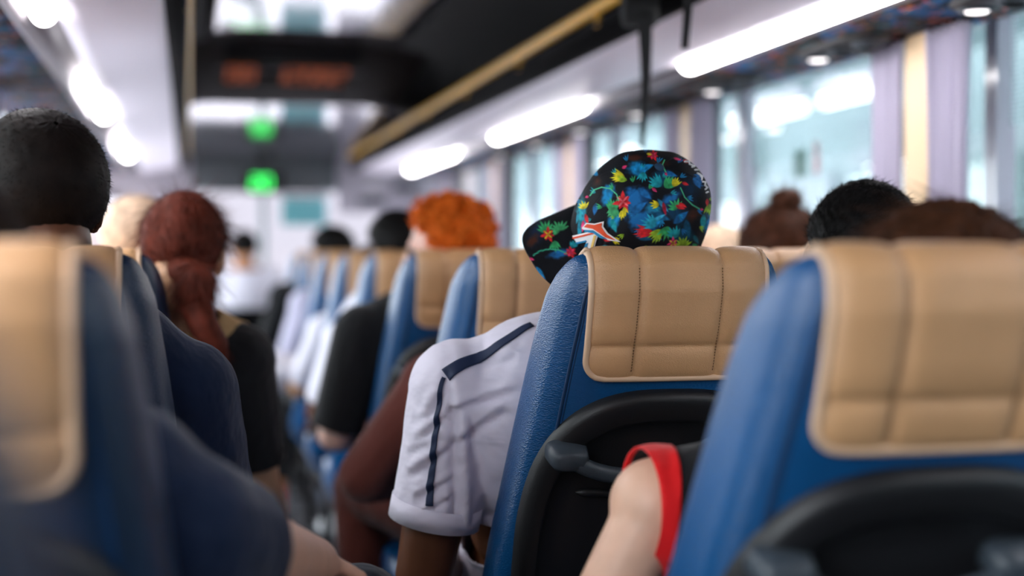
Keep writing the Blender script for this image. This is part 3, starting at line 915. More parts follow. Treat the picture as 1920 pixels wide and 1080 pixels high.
def strands(b, roots, dirs, L, width, curl=0.0, droop=0.0, seg=5):
    """thin tapering ribbons: roots (n,3), dirs (n,3)"""
    roots = np.asarray(roots, float); dirs = np.asarray(dirs, float); n = len(roots)
    if n == 0: return
    dirs /= np.maximum(np.linalg.norm(dirs, axis=1, keepdims=True), 1e-9)
    rnd = RNG.normal(size=(n, 3)); w = np.cross(dirs, rnd); w /= np.maximum(np.linalg.norm(w, axis=1, keepdims=True), 1e-9)
    Ls = L * RNG.uniform(0.6, 1.15, size=(n, 1)); p = roots.copy(); d = dirs.copy(); V = np.zeros((n, (seg + 1) * 2, 3))
    for i in range(seg + 1):
        ww = width * (1 - i / seg * 0.85) / 2
        V[:, 2 * i] = p - w * ww; V[:, 2 * i + 1] = p + w * ww
        p = p + d * Ls / seg
        d = d + RNG.normal(size=(n, 3)) * curl + np.array([0, 0, -droop]); d /= np.linalg.norm(d, axis=1, keepdims=True)
    F = []
    k = (seg + 1) * 2
    for s in range(n):
        o = s * k
        F += [(o + 2 * i, o + 2 * i + 1, o + 2 * i + 3, o + 2 * i + 2) for i in range(seg)]
    b.add(V.reshape(-1, 3), F)

def hair_shell(b, c, R, s=1.0, thick=0.012, reach=104, pole=(0, -0.58, 0.82), rough=0.0, freq=30, n_str=0, L=0.03, width=0.0009, lift=0.35, curl=0.1, droop=0.05, comb=None, wide=1.0, low=1.0):
    """hair over the skull: a shell that thins out at the hairline, with strands standing on it"""
    c = Vector(c); pole = Vector(pole).normalized(); A = frame(pole.orthogonal(), pole)
    rad = np.array([0.077 * wide, 0.096, 0.088 * low]) * s; cen = Vector((0, -0.010, 0.022)) * s
    na, npol = 72, 44; G = []
    for i in range(npol):
        a = math.radians(reach) * (0.02 + 0.98 * i / (npol - 1)); row = []
        for j in range(na + 1):
            q = 2 * math.pi * j / na
            dl = A @ Vector((math.sin(a) * math.cos(q), math.sin(a) * math.sin(q), math.cos(a)))
            t = i / (npol - 1); th = thick * s * (1 - max(0, (t - 0.80) / 0.20) ** 2 * 1.25)
            nz = noise.noise(dl * freq + c * 7) * rough * (1 - max(0, t - 0.85) * 5)
            p = Vector((dl.x * (rad[0] + th + nz), dl.y * (rad[1] + th + nz), dl.z * (rad[2] + th + nz))) + cen
            row.append(tuple(c + R @ p))
        G.append(row)
    b.grid(G)
    G = np.array(G)
    if n_str:
        cc = np.array(c + R @ cen)
        ii = np.clip((np.sqrt(RNG.uniform(size=n_str)) * (npol - 2)).astype(int), 0, npol - 2); jj = RNG.integers(0, na, n_str)
        uu, vv = RNG.uniform(size=(n_str, 1)), RNG.uniform(size=(n_str, 1))
        P = G[ii, jj] * (1 - uu) * (1 - vv) + G[ii + 1, jj] * uu * (1 - vv) + G[ii, jj + 1] * (1 - uu) * vv + G[ii + 1, jj + 1] * uu * vv
        N = P - cc; N /= np.linalg.norm(N, axis=1, keepdims=True)
        if comb is not None:
            cv = np.array(R @ Vector(comb)); T = cv - N * (N @ cv)[:, None]; T /= np.maximum(np.linalg.norm(T, axis=1, keepdims=True), 1e-6)
        else:
            pw = np.array(R @ pole); T = N * (N @ pw)[:, None] - pw; T /= np.maximum(np.linalg.norm(T, axis=1, keepdims=True), 1e-6)
        D = T * (1 - lift) + N * lift + RNG.normal(size=P.shape) * 0.22
        strands(b, P - N * 0.002, D, L, width, curl, droop)
    return G

GARM = {}
def person(label, loc, J=None, skin_m=None, shirt=None, sleeve=0.75, puff=0.010, pants=None, shoe=None, shorts=False, head_rot=None, hair=None, voxel=0.007,
           group=None, fore=None, necktrim=0.45, wrinkle=0.0, eyes=True):
    j = dict(DEF); j.update(J or {})
    if head_rot is None: head_rot = euler_frame()
    hs = j.get('hs', 1.0)
    prims = torso_prims(j, 0) + head_prims(j['head'], head_rot, hs)
    nk = Vector(j['neck']); hd = Vector(j['head']) + head_rot @ Vector((0, -0.03, -0.06))
    prims.append(capsule(nk - Vector((0, 0, 0.03)), hd, 0.060, 0.054))
    for k in 'LR':
        prims += arm_prims(j, k) + leg_prims(j, k)
        d = Vector(j[k + 'wr']) - Vector(j[k + 'el'])
        prims += hand_prims(j[k + 'wr'], Vector(j.get(k + 'hd', d)), Vector(j.get(k + 'pn', (0, 0.2, -1))))
        prims += foot_prims(j, k, -0.006)
    me = fuse(prims, voxel, 3, 'person')
    body = link_mesh('person', me, skin_m, loc=(loc[0], loc[1], 0))
    tag(body, label, 'person', group)
    # shirt
    if shirt is not None:
        P = torso_prims(j, puff)
        cuts = []
        for k in 'LR':
            sh, el, wr = (Vector(j[k + q]) for q in ('sh', 'el', 'wr'))
            s_ = sleeve
            P += arm_prims(j, k, puff, min(2.0, s_ + 0.18) if s_ <= 1 else min(2, s_ + 0.1))
            if s_ <= 1: co, no, rad = sh.lerp(el, s_), el - sh, 0.13
            else: co, no, rad = el.lerp(wr, s_ - 1), wr - el, 0.10
            cuts.append((co, no, rad))
        up = (nk - Vector(j['chest'])).normalized()
        P.append(capsule(nk - up * 0.03, nk + up * 0.05, 0.058 + puff, 0.056 + puff))
        cuts.append((nk + up * 0.012 + Vector((0, 0.0, 0)), up + Vector((0, -0.25, 0)), 0.105))
        pv = Vector(j['pelvis'])
        sm = cut(fuse(P, voxel, 3, 'shirt'), cuts)
        if wrinkle:
            V = np.empty(len(sm.vertices) * 3); sm.vertices.foreach_get('co', V); V = V.reshape(-1, 3)
            Nn = np.empty(len(sm.vertices) * 3); sm.vertices.foreach_get('normal', Nn); Nn = Nn.reshape(-1, 3)
            def fold(v):
                n_, d_ = -0.45 * v[0] + 0.9 * v[2] - 0.25 * v[1], 0.9 * v[0] + 0.4 * v[2] + 0.3 * v[1]
                a = noise.noise(Vector((n_ * 13, d_ * 4.5, 2.0 + v[1] * 3))); c = noise.noise(Vector((n_ * 24 + 5, d_ * 8, v[1] * 6)))
                m = min(1.0, max(0.25, (1.0 - v[2]) * 5))           # fewer folds over the shoulder
                return ((1 - abs(a) * 2.2) * 0.8 + (1 - abs(c) * 2.2) * 0.35 - 0.6) * m
            dsp = np.array([fold(v) * min([1.0] + [max(0.0, min(1.0, ((Vector(v) - c_[0]).length - 0.085) / 0.05)) for c_ in cuts[:2]]) for v in V])
            V += Nn * (dsp[:, None] * wrinkle); sm.vertices.foreach_set('co', V.ravel()); sm.update()
        so = link_mesh('shirt', sm, shirt, body)
        md = so.modifiers.new('solid', 'SOLIDIFY'); md.thickness = 0.003; md.offset = -1
        GARM[body.name] = so
    # trousers or shorts
    if pants is not None:
        pu = 0.012
        P = [ellipsoid(j['pelvis'], (0.170 + pu, 0.125 + pu, 0.110 + pu))]
        cuts = []
        for k in 'LR':
            hp, kn, an = (Vector(j[k + q]) for q in ('hip', 'kn', 'an'))
            if shorts: P += leg_prims(j, k, pu + 0.006, 1.45); cuts.append((kn.lerp(an, 0.28), an - kn, 0.12))
            else: P += leg_prims(j, k, pu, 1.95); cuts.append((kn.lerp(an, 0.9), an - kn, 0.10))
        pm = cut(fuse(P, voxel, 3, 'trousers'), cuts)
        link_mesh('shorts' if shorts else 'trousers', pm, pants, body)
    if shoe is not None:
        for k in 'LR':
            link_mesh('shoe', fuse(foot_prims(j, k, 0.004), max(voxel, 0.007), 2, 'shoe'), shoe, body)
    # eyes
    if eyes:
        for sx in (-1, 1):
            b = MB(); b.ell(Vector(j['head']) + head_rot @ (Vector((sx * 0.031, 0.083, 0.004)) * hs), (0.011 * hs,) * 3, None, 12, 8)
            b.build('eye', EYE, body)
    if hair is not None:
        hm, fn = hair
        b = MB(); fn(b, Vector(j['head']), head_rot, hs)
        b.build('hair', hm, body)
    return body
EYE = mat('eye', sr(40, 28, 24), 0.15)

def ribbon_on(target_objs, pts, width, lift, name, m, parent, nrm_hint=None, n=40, thick=0.0015):
    """a flat band following points projected on a garment"""
    bms = []
    tree = BVHTree.FromObject(target_objs, bpy.context.evaluated_depsgraph_get()) if False else None
    me = target_objs.data
    V = [v.co.copy() for v in me.vertices]; F = [tuple(p.vertices) for p in me.polygons]
    tree = BVHTree.FromPolygons(V, F)
    P = [Vector(p) for p in pts]; cum = [0]
    for a, c in zip(P[:-1], P[1:]): cum.append(cum[-1] + (c - a).length)
    G = []; centers = []; norms = []
    for i in range(n):
        s = cum[-1] * i / (n - 1); k = max(q for q in range(len(cum)) if cum[q] <= s + 1e-9); k = min(k, len(P) - 2)
        p = P[k].lerp(P[k + 1], (s - cum[k]) / max(1e-9, cum[k + 1] - cum[k]))
        co, no, _, _ = tree.find_nearest(p); centers.append(co); norms.append(no)
    for _ in range(30):
        centers = [centers[0]] + [(centers[i - 1] + centers[i] * 2 + centers[i + 1]) / 4 for i in range(1, n - 1)] + [centers[-1]]
        norms = [norms[0]] + [(norms[i - 1] + norms[i] * 2 + norms[i + 1]).normalized() for i in range(1, n - 1)] + [norms[-1]]
    centers = [c + (tree.find_nearest(c)[0] - c) for c in centers]
    for i in range(n):
        t = (centers[min(i + 1, n - 1)] - centers[max(i - 1, 0)]).normalized(); sd = norms[i].cross(t).normalized()
        w = width(i / (n - 1)) if callable(width) else width
        row = []
        for q in np.linspace(-0.5, 0.5, 7):
            co, no, _, _ = tree.find_nearest(centers[i] + sd * (w * q))
            row.append(tuple(co + norms[i] * lift))
        G.append(row)
    b = MB(); b.grid(G)
    return b.build(name, m, parent, solid=thick)

def short(thick=0.012, n=2500, L=0.022, width=0.0011, lift=0.4, reach=100, comb=None, rough=0.004, curl=0.12, droop=0.03, freq=30, wide=1.0, low=1.0, pole=(0, -0.58, 0.82)):
    def fn(b, c, R, s):
        hair_shell(b, c, R, s, thick, reach, pole, rough, freq, n, L, width, lift, curl, droop, comb, wide, low)
    return fn

def blob_strands(b, c, r, R, n, L, width, axis, curl=0.15, droop=0.05):
    """an ellipsoid of hair with strands lying along an axis"""
    b.ell(c, r, R)
    u = RNG.normal(size=(n, 3)); u /= np.linalg.norm(u, axis=1, keepdims=True)
    P = u * np.asarray(r)
    N = u / np.asarray(r)
    if R is not None: P = P @ np.array(R).T; N = N @ np.array(R).T
    N /= np.linalg.norm(N, axis=1, keepdims=True)
    a = np.array(axis, float); T = a - N * (N @ a)[:, None] + RNG.normal(size=(n, 3)) * 0.18
    strands(b, P + np.array(c), T + N * 0.12, L, width, curl, droop)
# ------------------------------------------------------------------ right-hand passengers
SK_BROWN, SK_FAIR, SK_TAN, SK_PINK, SK_OLIVE = skin('brown', sr(98, 58, 36)), skin('fair', sr(232, 186, 158)), skin('tan', sr(190, 130, 88)), skin('pink', sr(240, 196, 180)), skin('olive', sr(206, 158, 122))
H_BLACK, H_DARK, H_BROWN, H_AUBURN, H_ORANGE, H_FAIR = hairm('black', sr(18, 16, 16)), hairm('dark_brown', sr(34, 24, 20)), hairm('brown', sr(62, 36, 22)), hairm('auburn', sr(86, 36, 24)), hairm('orange', sr(214, 104, 28)), hairm('fair', sr(226, 196, 168))
C_BLACK, C_NAVY, C_WHITE, C_BROWN, C_RED, C_GREY, C_DENIM = cloth('black', sr(20, 20, 23)), cloth('navy', sr(18, 34, 62)), cloth('white', sr(232, 228, 240), 0.7), cloth('maroon_brown', sr(92, 44, 36)), cloth('red', sr(236, 26, 30), 0.7), cloth('grey', sr(70, 74, 84)), cloth('denim', sr(46, 62, 92))
SH_DARK, SH_RED, SH_WHITE = mat('dark_shoe', sr(26, 26, 30), 0.6), mat('red_shoe', sr(196, 34, 30), 0.5), mat('white_shoe', sr(220, 220, 224), 0.5)

# nearest: loose brown hair, red and black tank top, bare arm in front of the seat handle
def hair_messy(b, c, R, s):
    hair_shell(b, c, R, s, 0.016, 124, (0, -0.50, 0.86), 0.006, 14, 3600, 0.06, 0.0010, 0.16, 0.12, 0.06, None, 1.05)
    P = np.array([c + R @ Vector((0.06 + 0.03 * random.random(), -0.03 + 0.06 * random.random(), 0.06 + 0.05 * random.random())) for _ in range(160)])
    strands(b, P, np.array([[0.8, 0.1, 0.35 - 0.5 * random.random()] for _ in range(160)]), 0.06, 0.0008, 0.10, 0.12)
    for sx in (-1, 1):
        blob_strands(b, c + R @ Vector((sx * 0.062, -0.045, -0.07)), (0.026, 0.05, 0.09), np.array(R), 500, 0.08, 0.0010, (0, 0, -1))
pA = person('person with loose brown hair and bare arm in a red and black tank top', (RX, RY[0]),
            dict(pelvis=(0.05, .50, .565), chest=(.04, .47, .79), neck=(.13, .34, .95), head=(.110, .215, 1.112), Lsh=(-.128, .46, .872), Rsh=(.20, .46, .90),
                 Lel=(-.298, .41, .60), Rel=(.22, .55, .68), Lwr=(-.20, .66, .62), arm=0.92), SK_FAIR, None, 0, 0, C_DENIM, SH_WHITE, head_rot=euler_frame(0, 0, 4), hair=(H_BROWN, hair_messy), voxel=0.006)
jA = dict(DEF); jA.update(dict(pelvis=(0.05, .50, .565), chest=(.04, .47, .79), neck=(.13, .34, .95), Lsh=(-.128, .46, .872), Rsh=(.20, .46, .90), Lel=(-.298, .41, .60), Rel=(.22, .55, .68), Lwr=(-.2, .66, .62)))
Pm = fuse(torso_prims(jA, 0.010), 0.006, 3, 'tank_top')
shp = Vector(jA['Lsh'])
cut(Pm, [((-0.142, .46, .89), (-0.95, -.05, 0.02), 0.30), ((0.22, .46, .91), (1, 0, 0.1), 0.3), ((.12, .36, .94), (0.1, -.35, 0.9), 0.115)])
tk = link_mesh('tank_top', Pm, C_BLACK, pA); md = tk.modifiers.new('s', 'SOLIDIFY'); md.thickness = 0.003; md.offset = 1
Pm2 = fuse(torso_prims(jA, 0.014), 0.006, 3, 'red_band')
cut(Pm2, [((-0.150, .46, .89), (-0.95, -.05, 0.02), 0.4), ((-0.116, .46, .89), (1.0, -.10, -0.10), 1.0), ((-0.17, .46, 0.50), (0, 0, -1), 0.6)])
rb = link_mesh('armhole_band', Pm2, C_RED, pA); rb['label'] = 'bright red band around the armhole'; md = rb.modifiers.new('s', 'SOLIDIFY'); md.thickness = 0.003; md.offset = 1

# the person in the floral cap
JB = dict(pelvis=(-.05, .46, .565), chest=(-.115, .285, .905), neck=(-.045, .235, 1.045), head=(.016, .225, 1.207), Lsh=(-.268, .262, .965), Rsh=(.075, .25, 1.0),
          Lel=(-.318, .30, .665), Lwr=(-.22, .56, .62), Rel=(.19, .36, .74), arm=1.14, build=1.02)
CF = frame((-0.95, -0.20, -0.20), (0.07, -0.72, 0.69))
SHIRT_W = mat('white_sports_cloth', sr(226, 220, 236), 0.6, spec=0.3, sheen=0.2, bump=(9, 0.5, 0.03, (1, 1, 1.6)))
pB = person('person in the bright floral cap and white sports shirt with navy stripes', (RX, RY[1]), JB, SK_BROWN, SHIRT_W, 0.70, 0.021, C_GREY, SH_DARK, head_rot=CF, hair=(H_BLACK, short(0.004, 0)), voxel=0.0055, wrinkle=0.007)
shB = GARM[pB.name]
def creases(o, segs, root, lift=1.0):
    """press folds into a garment along lines"""
    me = o.data; n = len(me.vertices); V = np.empty(n * 3); me.vertices.foreach_get('co', V); V = V.reshape(-1, 3); N = np.empty(n * 3); me.vertices.foreach_get('normal', N); N = N.reshape(-1, 3)
    base = np.array(root.location); W = V + base; px = project(W); front = np.sum(N * (W - np.array(CAMP)), 1) < 0; D = np.zeros(n)
    for xa, ya, xb, yb, wd, dp in segs:
        L2 = (xb - xa) ** 2 + (yb - ya) ** 2; t = ((px[:, 0] - xa) * (xb - xa) + (px[:, 1] - ya) * (yb - ya)) / L2; tc = np.clip(t, 0, 1)
        s = ((px[:, 0] - xa) * (yb - ya) - (px[:, 1] - ya) * (xb - xa)) / math.sqrt(L2); d = np.hypot(px[:, 0] - xa - tc * (xb - xa), px[:, 1] - ya - tc * (yb - ya)) * np.sign(s)
        env = np.exp(-np.maximum(0, np.abs(t - 0.5) - 0.4) ** 2 / 0.02)
        D += env * dp * (-np.exp(-(d / wd) ** 2) + 0.75 * np.exp(-((d - 1.9 * wd) / (1.2 * wd)) ** 2))
    V += N * (D * front * lift)[:, None]; me.vertices.foreach_set('co', V.ravel()); me.update()
FOLDS = [(846, 772, 962, 735, 7, .006), (850, 836, 948, 772, 8, .006), (838, 700, 846, 770, 8, .004), (850, 775, 856, 985, 9, .010), (782, 934, 846, 902, 6, .005), (772, 892, 840, 846, 7, .006), (792, 966, 848, 934, 5, .004),
              (784, 826, 838, 784, 7, .005), (880, 800, 904, 900, 9, .004), (770, 850, 800, 834, 6, .003), (900, 690, 965, 672, 9, .003), (800, 790, 832, 740, 8, .003)]
NAVY = mat('navy_stripe', sr(18, 36, 70), 0.7)
def loc(px, py, Y, base):                       # a photo point at depth Y, in the local space of something standing at base
    r = ray(px, py); t = Y / r.y
    return CAMP + r * t - Vector((base[0], base[1], 0))
bB = (RX, RY[1])
ribbon_on(shB, [loc(998, 612, 2.15, bB), loc(930, 640, 2.14, bB), loc(870, 664, 2.13, bB), loc(824, 690, 2.12, bB)], lambda t: 0.012 + 0.010 * t, 0.0028, 'shoulder_stripe', NAVY, shB)
ribbon_on(shB, [loc(812, 686, 2.10, bB), loc(786, 740, 2.08, bB), loc(772, 800, 2.08, bB), loc(768, 860, 2.08, bB), loc(774, 920, 2.09, bB), loc(782, 975, 2.10, bB)], lambda t: 0.006 + 0.006 * t, 0.0028, 'sleeve_stripe', NAVY, shB, n=60)
for _o in [shB] + [c for c in kids(shB)]: creases(_o, FOLDS, pB)
# cuff band
sh, el = Vector(JB['Lsh']), Vector(JB['Lel'])
ax = (el - sh).normalized(); q0 = sh.lerp(el, 0.665)
b = MB(); fr = frame(ax.orthogonal(), ax); rg = 0.0725
rings = []
for t, r_ in ((0.0, 0.0), (0.0, 0.0015), (0.035, 0.0015), (0.035, -0.001)):
    rings.append([tuple(q0 + ax * (t - 0.02) + (fr @ Vector((math.cos(q), math.sin(q), 0))) * (rg + r_)) for q in np.linspace(0, 2 * math.pi, 40, endpoint=False)])
b.loft(rings, True, False); b.build('cuff', SHIRT_W, shB)

# the cap
LVX, LVY = [], []
def cap_paint(P):
    """colours of the printed floral cloth, laid out in a flat repeat seen from the cap's left side"""
    x, y = P[:, 0].copy(), P[:, 1].copy(); n = len(x)
    wob = np.array([noise.noise(Vector((a * 0.05, c * 0.05, 1.3))) for a, c in zip(x, y)]); wob2 = np.array([noise.noise(Vector((a * 0.16, c * 0.16, 4.1))) for a, c in zip(x, y)])
    C = np.tile(np.array([10, 12, 20.0]), (n, 1)); C += (wob * 8)[:, None]
    def blend(m, c): C[:] = C * (1 - m[:, None]) + np.array(c, float) * m[:, None]
    def blob(cx, cy, rx, ry, ang, c, soft=0.5, k=1.0):
        a = math.radians(ang); u = (x - cx) * math.cos(a) + (y - cy) * math.sin(a); v = -(x - cx) * math.sin(a) + (y - cy) * math.cos(a)
        d = np.sqrt((u / rx) ** 2 + (v / ry) ** 2) + wob * 0.35 + wob2 * 0.22
        blend(np.clip((1 - d) / soft, 0, 1) * k, c)
    def leaf(cx, cy, L, W, ang, c, vein=True):
        a = math.radians(ang); u = ((x - cx) * math.cos(a) + (y - cy) * math.sin(a)) / L; v = (-(x - cx) * math.sin(a) + (y - cy) * math.cos(a)) / W
        w = np.where((u > 0) & (u < 1), np.sin(np.pi * np.clip(u, 0, 1) ** 0.75), 0)
        m = np.clip((w - np.abs(v)) * 2.5, 0, 1) * (u > 0) * (u < 1)
        cc = np.array(c, float); shade = 0.72 + 0.45 * np.clip(u, 0, 1) + 0.25 * wob2
        C[:] = C * (1 - m[:, None]) + np.clip(cc[None, :] * shade[:, None], 0, 255) * m[:, None]
    def fan(cx, cy, a0, a1, k, L, W, c):
        for i in range(k):
            leaf(cx, cy, L * (0.8 + 0.3 * ((i * 7) % 5) / 5), W, a0 + (a1 - a0) * i / max(1, k - 1), c)
    def flower(cx, cy, r, c, c2):
        for i in range(7): leaf(cx, cy, r * (0.85 + 0.3 * (i % 2)), r * 0.26, i * 51.4 + 12, c)
        for i in range(4): leaf(cx, cy, r * 0.75, r * 0.12, i * 90 + 40, c2)
    def vine(pts, wd, c):
        for (xa, ya), (xb, yb) in zip(pts[:-1], pts[1:]):
            L2 = (xb - xa) ** 2 + (yb - ya) ** 2; t = np.clip(((x - xa) * (xb - xa) + (y - ya) * (yb - ya)) / L2, 0, 1)
            d = np.hypot(x - xa - t * (xb - xa), y - ya - t * (yb - ya)); blend(np.clip((wd - d) / 0.9, 0, 1), c)
    BL, B2, TE, GR, YG, YE, RD, PK, BR = (26, 110, 176), (22, 140, 200), (28, 164, 176), (56, 172, 104), (150, 190, 50), (226, 210, 40), (226, 40, 48), (236, 60, 120), (72, 34, 22)
    for a in ((1190, 372, 34, 26, -20, BL, .6), (1206, 414, 46, 24, 10, BL, .6), (1196, 316, 26, 20, 0, B2, .6), (1138, 366, 14, 24, 20, B2, .5), (1242, 336, 36, 20, 10, (18, 66, 96), .7),
              (1262, 400, 40, 22, 30, (14, 60, 92), .7), (1330, 420, 12, 40, 0, B2, .7), (1090, 395, 10, 34, 0, TE, .6), (1152, 412, 14, 20, 10, B2, .6), (1050, 476, 26, 10, -10, BL, .6),
              (1226, 392, 20, 14, 30, (30, 130, 170), .6), (1184, 400, 14, 10, 0, (30, 120, 170), .6), (1258, 372, 24, 12, -30, BL, .6), (1212, 366, 16, 20, 0, (12, 62, 108), .6), (1006, 440, 16, 30, 20, (14, 34, 62), .7), (1296, 356, 22, 30, 0, (12, 40, 66), .8), (1276, 440, 36, 20, 0, (10, 64, 84), .7),
              (1300, 405, 14, 22, 40, BR, .8), (1190, 296, 22, 8, 0, BR, .7), (1234, 306, 24, 8, 0, BR, .8), (1000, 452, 10, 16, 40, BR, .7), (1120, 340, 12, 14, 0, BR, .8)): blob(*a)
    for cx, cy, L, W, an, c in ((1180, 402, 44, 9, -35, BL), (1204, 426, 50, 10, -20, B2), (1196, 352, 36, 8, 40, BL), (1222, 400, 40, 9, 20, (18, 96, 140)), (1262, 420, 40, 9, -40, BL), (1140, 350, 30, 7, 80, B2), (1146, 410, 30, 7, 70, TE),
                                (1240, 322, 34, 7, 15, BL), (1300, 330, 30, 7, 60, BL), (1286, 410, 40, 8, 80, (14, 84, 120)), (1188, 440, 40, 8, 15, (14, 84, 120)), (1320, 400, 36, 7, 95, TE), (1030, 480, 36, 6, -12, BL), (1005, 500, 30, 6, 60, B2), (1200, 318, 30, 7, -20, B2), (1214, 420, 44, 5, -28, (60, 170, 210)), (1232, 372, 36, 5, 50, (50, 150, 190)), (1118, 380, 26, 6, 100, BL)):
        leaf(cx, cy, L, W, an, c)
    for i in range(46):
        q = i * 2.399; rr_ = 12 + 20 * math.sqrt(i); fan(1214 + rr_ * 0.9 * math.cos(q), 385 + rr_ * 0.75 * math.sin(q), q * 57, q * 57 + 50, 3, 15, 1.7, (TE, BL, GR, B2, YG)[i % 5])
    for q in range(9): leaf(1086 + (q % 3) * 5, 372 + q * 7, 30, 3.0, 78 + (q % 4) * 8, (30, 150, 178))
    fan(1172, 333, 158, 222, 7, 30, 3.2, YE); fan(1176, 338, 170, 215, 4, 22, 2.6, YG); fan(1198, 330, 240, 320, 6, 26, 4, B2); fan(1206, 322, 60, 130, 5, 22, 3, TE); leaf(1166, 316, 12, 4, 330, PK)
    fan(1240, 350, 190, 260, 6, 32, 4, TE); fan(1246, 352, 280, 350, 6, 30, 4, GR); fan(1262, 350, 270, 330, 5, 22, 3, YE); leaf(1278, 342, 16, 4, 20, RD); leaf(1222, 352, 14, 3.5, 40, PK)
    fan(1150, 398, 230, 300, 6, 30, 4, GR); fan(1152, 388, 60, 140, 6, 26, 4, (70, 170, 110)); fan(1166, 394, 60, 110, 4, 20, 3, YE)
    flower(1168, 378, 20, RD, (255, 110, 120)); fan(1170, 388, 55, 100, 3, 20, 2.6, YE); flower(1225, 291, 12, RD, PK); leaf(1212, 288, 12, 3, 10, YE)
    fan(1236, 384, 150, 215, 4, 20, 3, YE); leaf(1243, 378, 30, 4.5, 78, (180, 30, 60)); fan(1270, 392, 180, 300, 6, 24, 3.4, GR); leaf(1266, 385, 22, 5, 20, RD); leaf(1272, 380, 20, 4, 30, RD)
    fan(1226, 436, 160, 205, 7, 42, 3.4, RD); fan(1230, 424, 170, 250, 6, 34, 3.4, (40, 170, 200)); fan(1240, 430, 100, 160, 6, 34, 3.6, YG); fan(1252, 424, 70, 140, 5, 30, 4, GR)
    fan(1268, 446, 200, 290, 6, 26, 3.6, TE); flower(1262, 456, 12, PK, YE); fan(1282, 462, 200, 330, 7, 22, 3, YG); leaf(1300, 440, 22, 5, 60, (16, 110, 130)); flower(1310, 470, 10, RD, PK)
    fan(1322, 300, 20, 90, 5, 22, 3, GR); fan(1330, 382, 60, 120, 5, 24, 3.4, YG); leaf(1326, 372, 16, 4, 90, RD); fan(1316, 330, 100, 190, 4, 20, 3, BL); leaf(1280, 300, 16, 4, 20, RD); leaf(1262, 296, 18, 3, 15, PK)
    leaf(1097, 400, 24, 4.5, 75, RD); fan(1096, 392, 200, 300, 5, 18, 2.6, YE); leaf(1094, 412, 26, 4, 95, PK); fan(1148, 446, 10, 60, 4, 20, 3, YE); leaf(1130, 446, 18, 6, 20, RD)
    fan(1026, 438, 200, 300, 6, 28, 3.2, GR); fan(1050, 434, 150, 330, 9, 24, 3, (70, 176, 110)); flower(1028, 441, 15, RD, YE); fan(1040, 452, 50, 120, 5, 24, 3, GR)
    flower(1070, 474, 13, RD, PK); fan(1072, 466, 260, 330, 4, 18, 3, TE); fan(998, 508, 120, 200, 5, 22, 3, YG); fan(1000, 522, 20, 100, 6, 30, 3.4, RD); fan(1010, 505, 60, 110, 5, 36, 3.4, B2); leaf(992, 485, 12, 3, 20, PK)
    vine([(1106, 367), (1114, 356), (1128, 351), (1144, 354), (1156, 364), (1160, 376)], 1.5, (90, 200, 150)); leaf(1104, 368, 8, 3, 160, PK)
    vine([(1246, 300), (1242, 309), (1246, 318), (1249, 324)], 1.5, (80, 200, 140)); leaf(1247, 323, 8, 3, 60, PK)
    vine([(1276, 352), (1284, 370), (1298, 384), (1312, 392)], 1.5, (80, 190, 140)); leaf(1312, 392, 8, 3, 10, PK)
    vine([(1000, 480), (1012, 472), (1030, 468), (1048, 470), (1062, 476)], 1.5, (60, 180, 140))
    lin = np.clip(C, 0, 255) / 255.0
    return np.where(lin <= 0.04045, lin / 12.92, ((lin + 0.055) / 1.055) ** 2.4)

def paint_mat():
    m = mat('printed_floral_cloth', (0.1, 0.1, 0.1, 1), 0.75, spec=0.25, bump=(900, 0.2, 0.0006))
    n, l = m.node_tree.nodes, m.node_tree.links
    a = n.new('ShaderNodeAttribute'); a.attribute_name = 'print'; l.new(a.outputs['Color'], n['Principled BSDF'].inputs['Base Color'])
    return m
M['print'] = paint_mat()
HEADB = Vector(JB['head']) + Vector((RX, RY[1], 0))
CAP0 = HEADB + CF @ Vector((0, 0.004, 0.030))
def cap_pt(ph, az):
    """ph 0 at the button, 1 at the rim"""
    s = math.sin(min(ph, 1) * math.pi / 2); c = math.cos(min(ph, 1) * math.pi / 2)
    k = 2 / (2.45 - 0.42 * max(0.0, math.cos(az)))
    rr, zz = s ** k, c ** k
    az_ = az + math.pi / 6
    groove = 0.0012 * max(0, 1 - abs(((az_ / (math.pi / 3)) % 1) - 0.5) * 2 * 9) * min(1, ph * 3) * 0 
    seam = abs(((az / (math.pi / 3)) % 1.0) - 0.5)
    g = 1 - 0.012 * math.exp(-(seam / 0.02) ** 2) * min(1, ph * 4)
    x, y, z = 0.092 * rr * math.sin(az) * g, 0.114 * rr * math.cos(az) * g, 0.124 * zz * g
    if math.cos(az) > 0: z += 0.010 * zz ** 0.5 * math.cos(az) * rr * 2
    dn = noise.noise(Vector((x * 28, y * 28, z * 28))) * 0.0025
    return CAP0 + CF @ Vector((x * (1 + dn * 8), y * (1 + dn * 8), z + dn - max(0, ph - 1) * 0.12))
na, npz = 420, 230
G = [[tuple(cap_pt(1.16 * (i + 0.3) / npz, 2 * math.pi * j / na)) for j in range(na + 1)] for i in range(npz + 1)]
b = MB(); b.grid(G)
crown = b.build('cap', M['print'])
def set_print(o):
    me = o.data; V = np.empty(len(me.vertices) * 3); me.vertices.foreach_get('co', V); V = V.reshape(-1, 3)
    col = cap_paint(project(V)); at_ = me.color_attributes.new('print', 'FLOAT_COLOR', 'POINT')
    at_.data.foreach_set('color', np.concatenate([col, np.ones((len(col), 1))], 1).astype(np.float32).ravel())
set_print(crown)
bt = BVHTree.FromPolygons([v.co.copy() for v in crown.data.vertices], [tuple(p.vertices) for p in crown.data.polygons])
md = crown.modifiers.new('s', 'SOLIDIFY'); md.thickness = 0.002; md.offset = -1
G = []
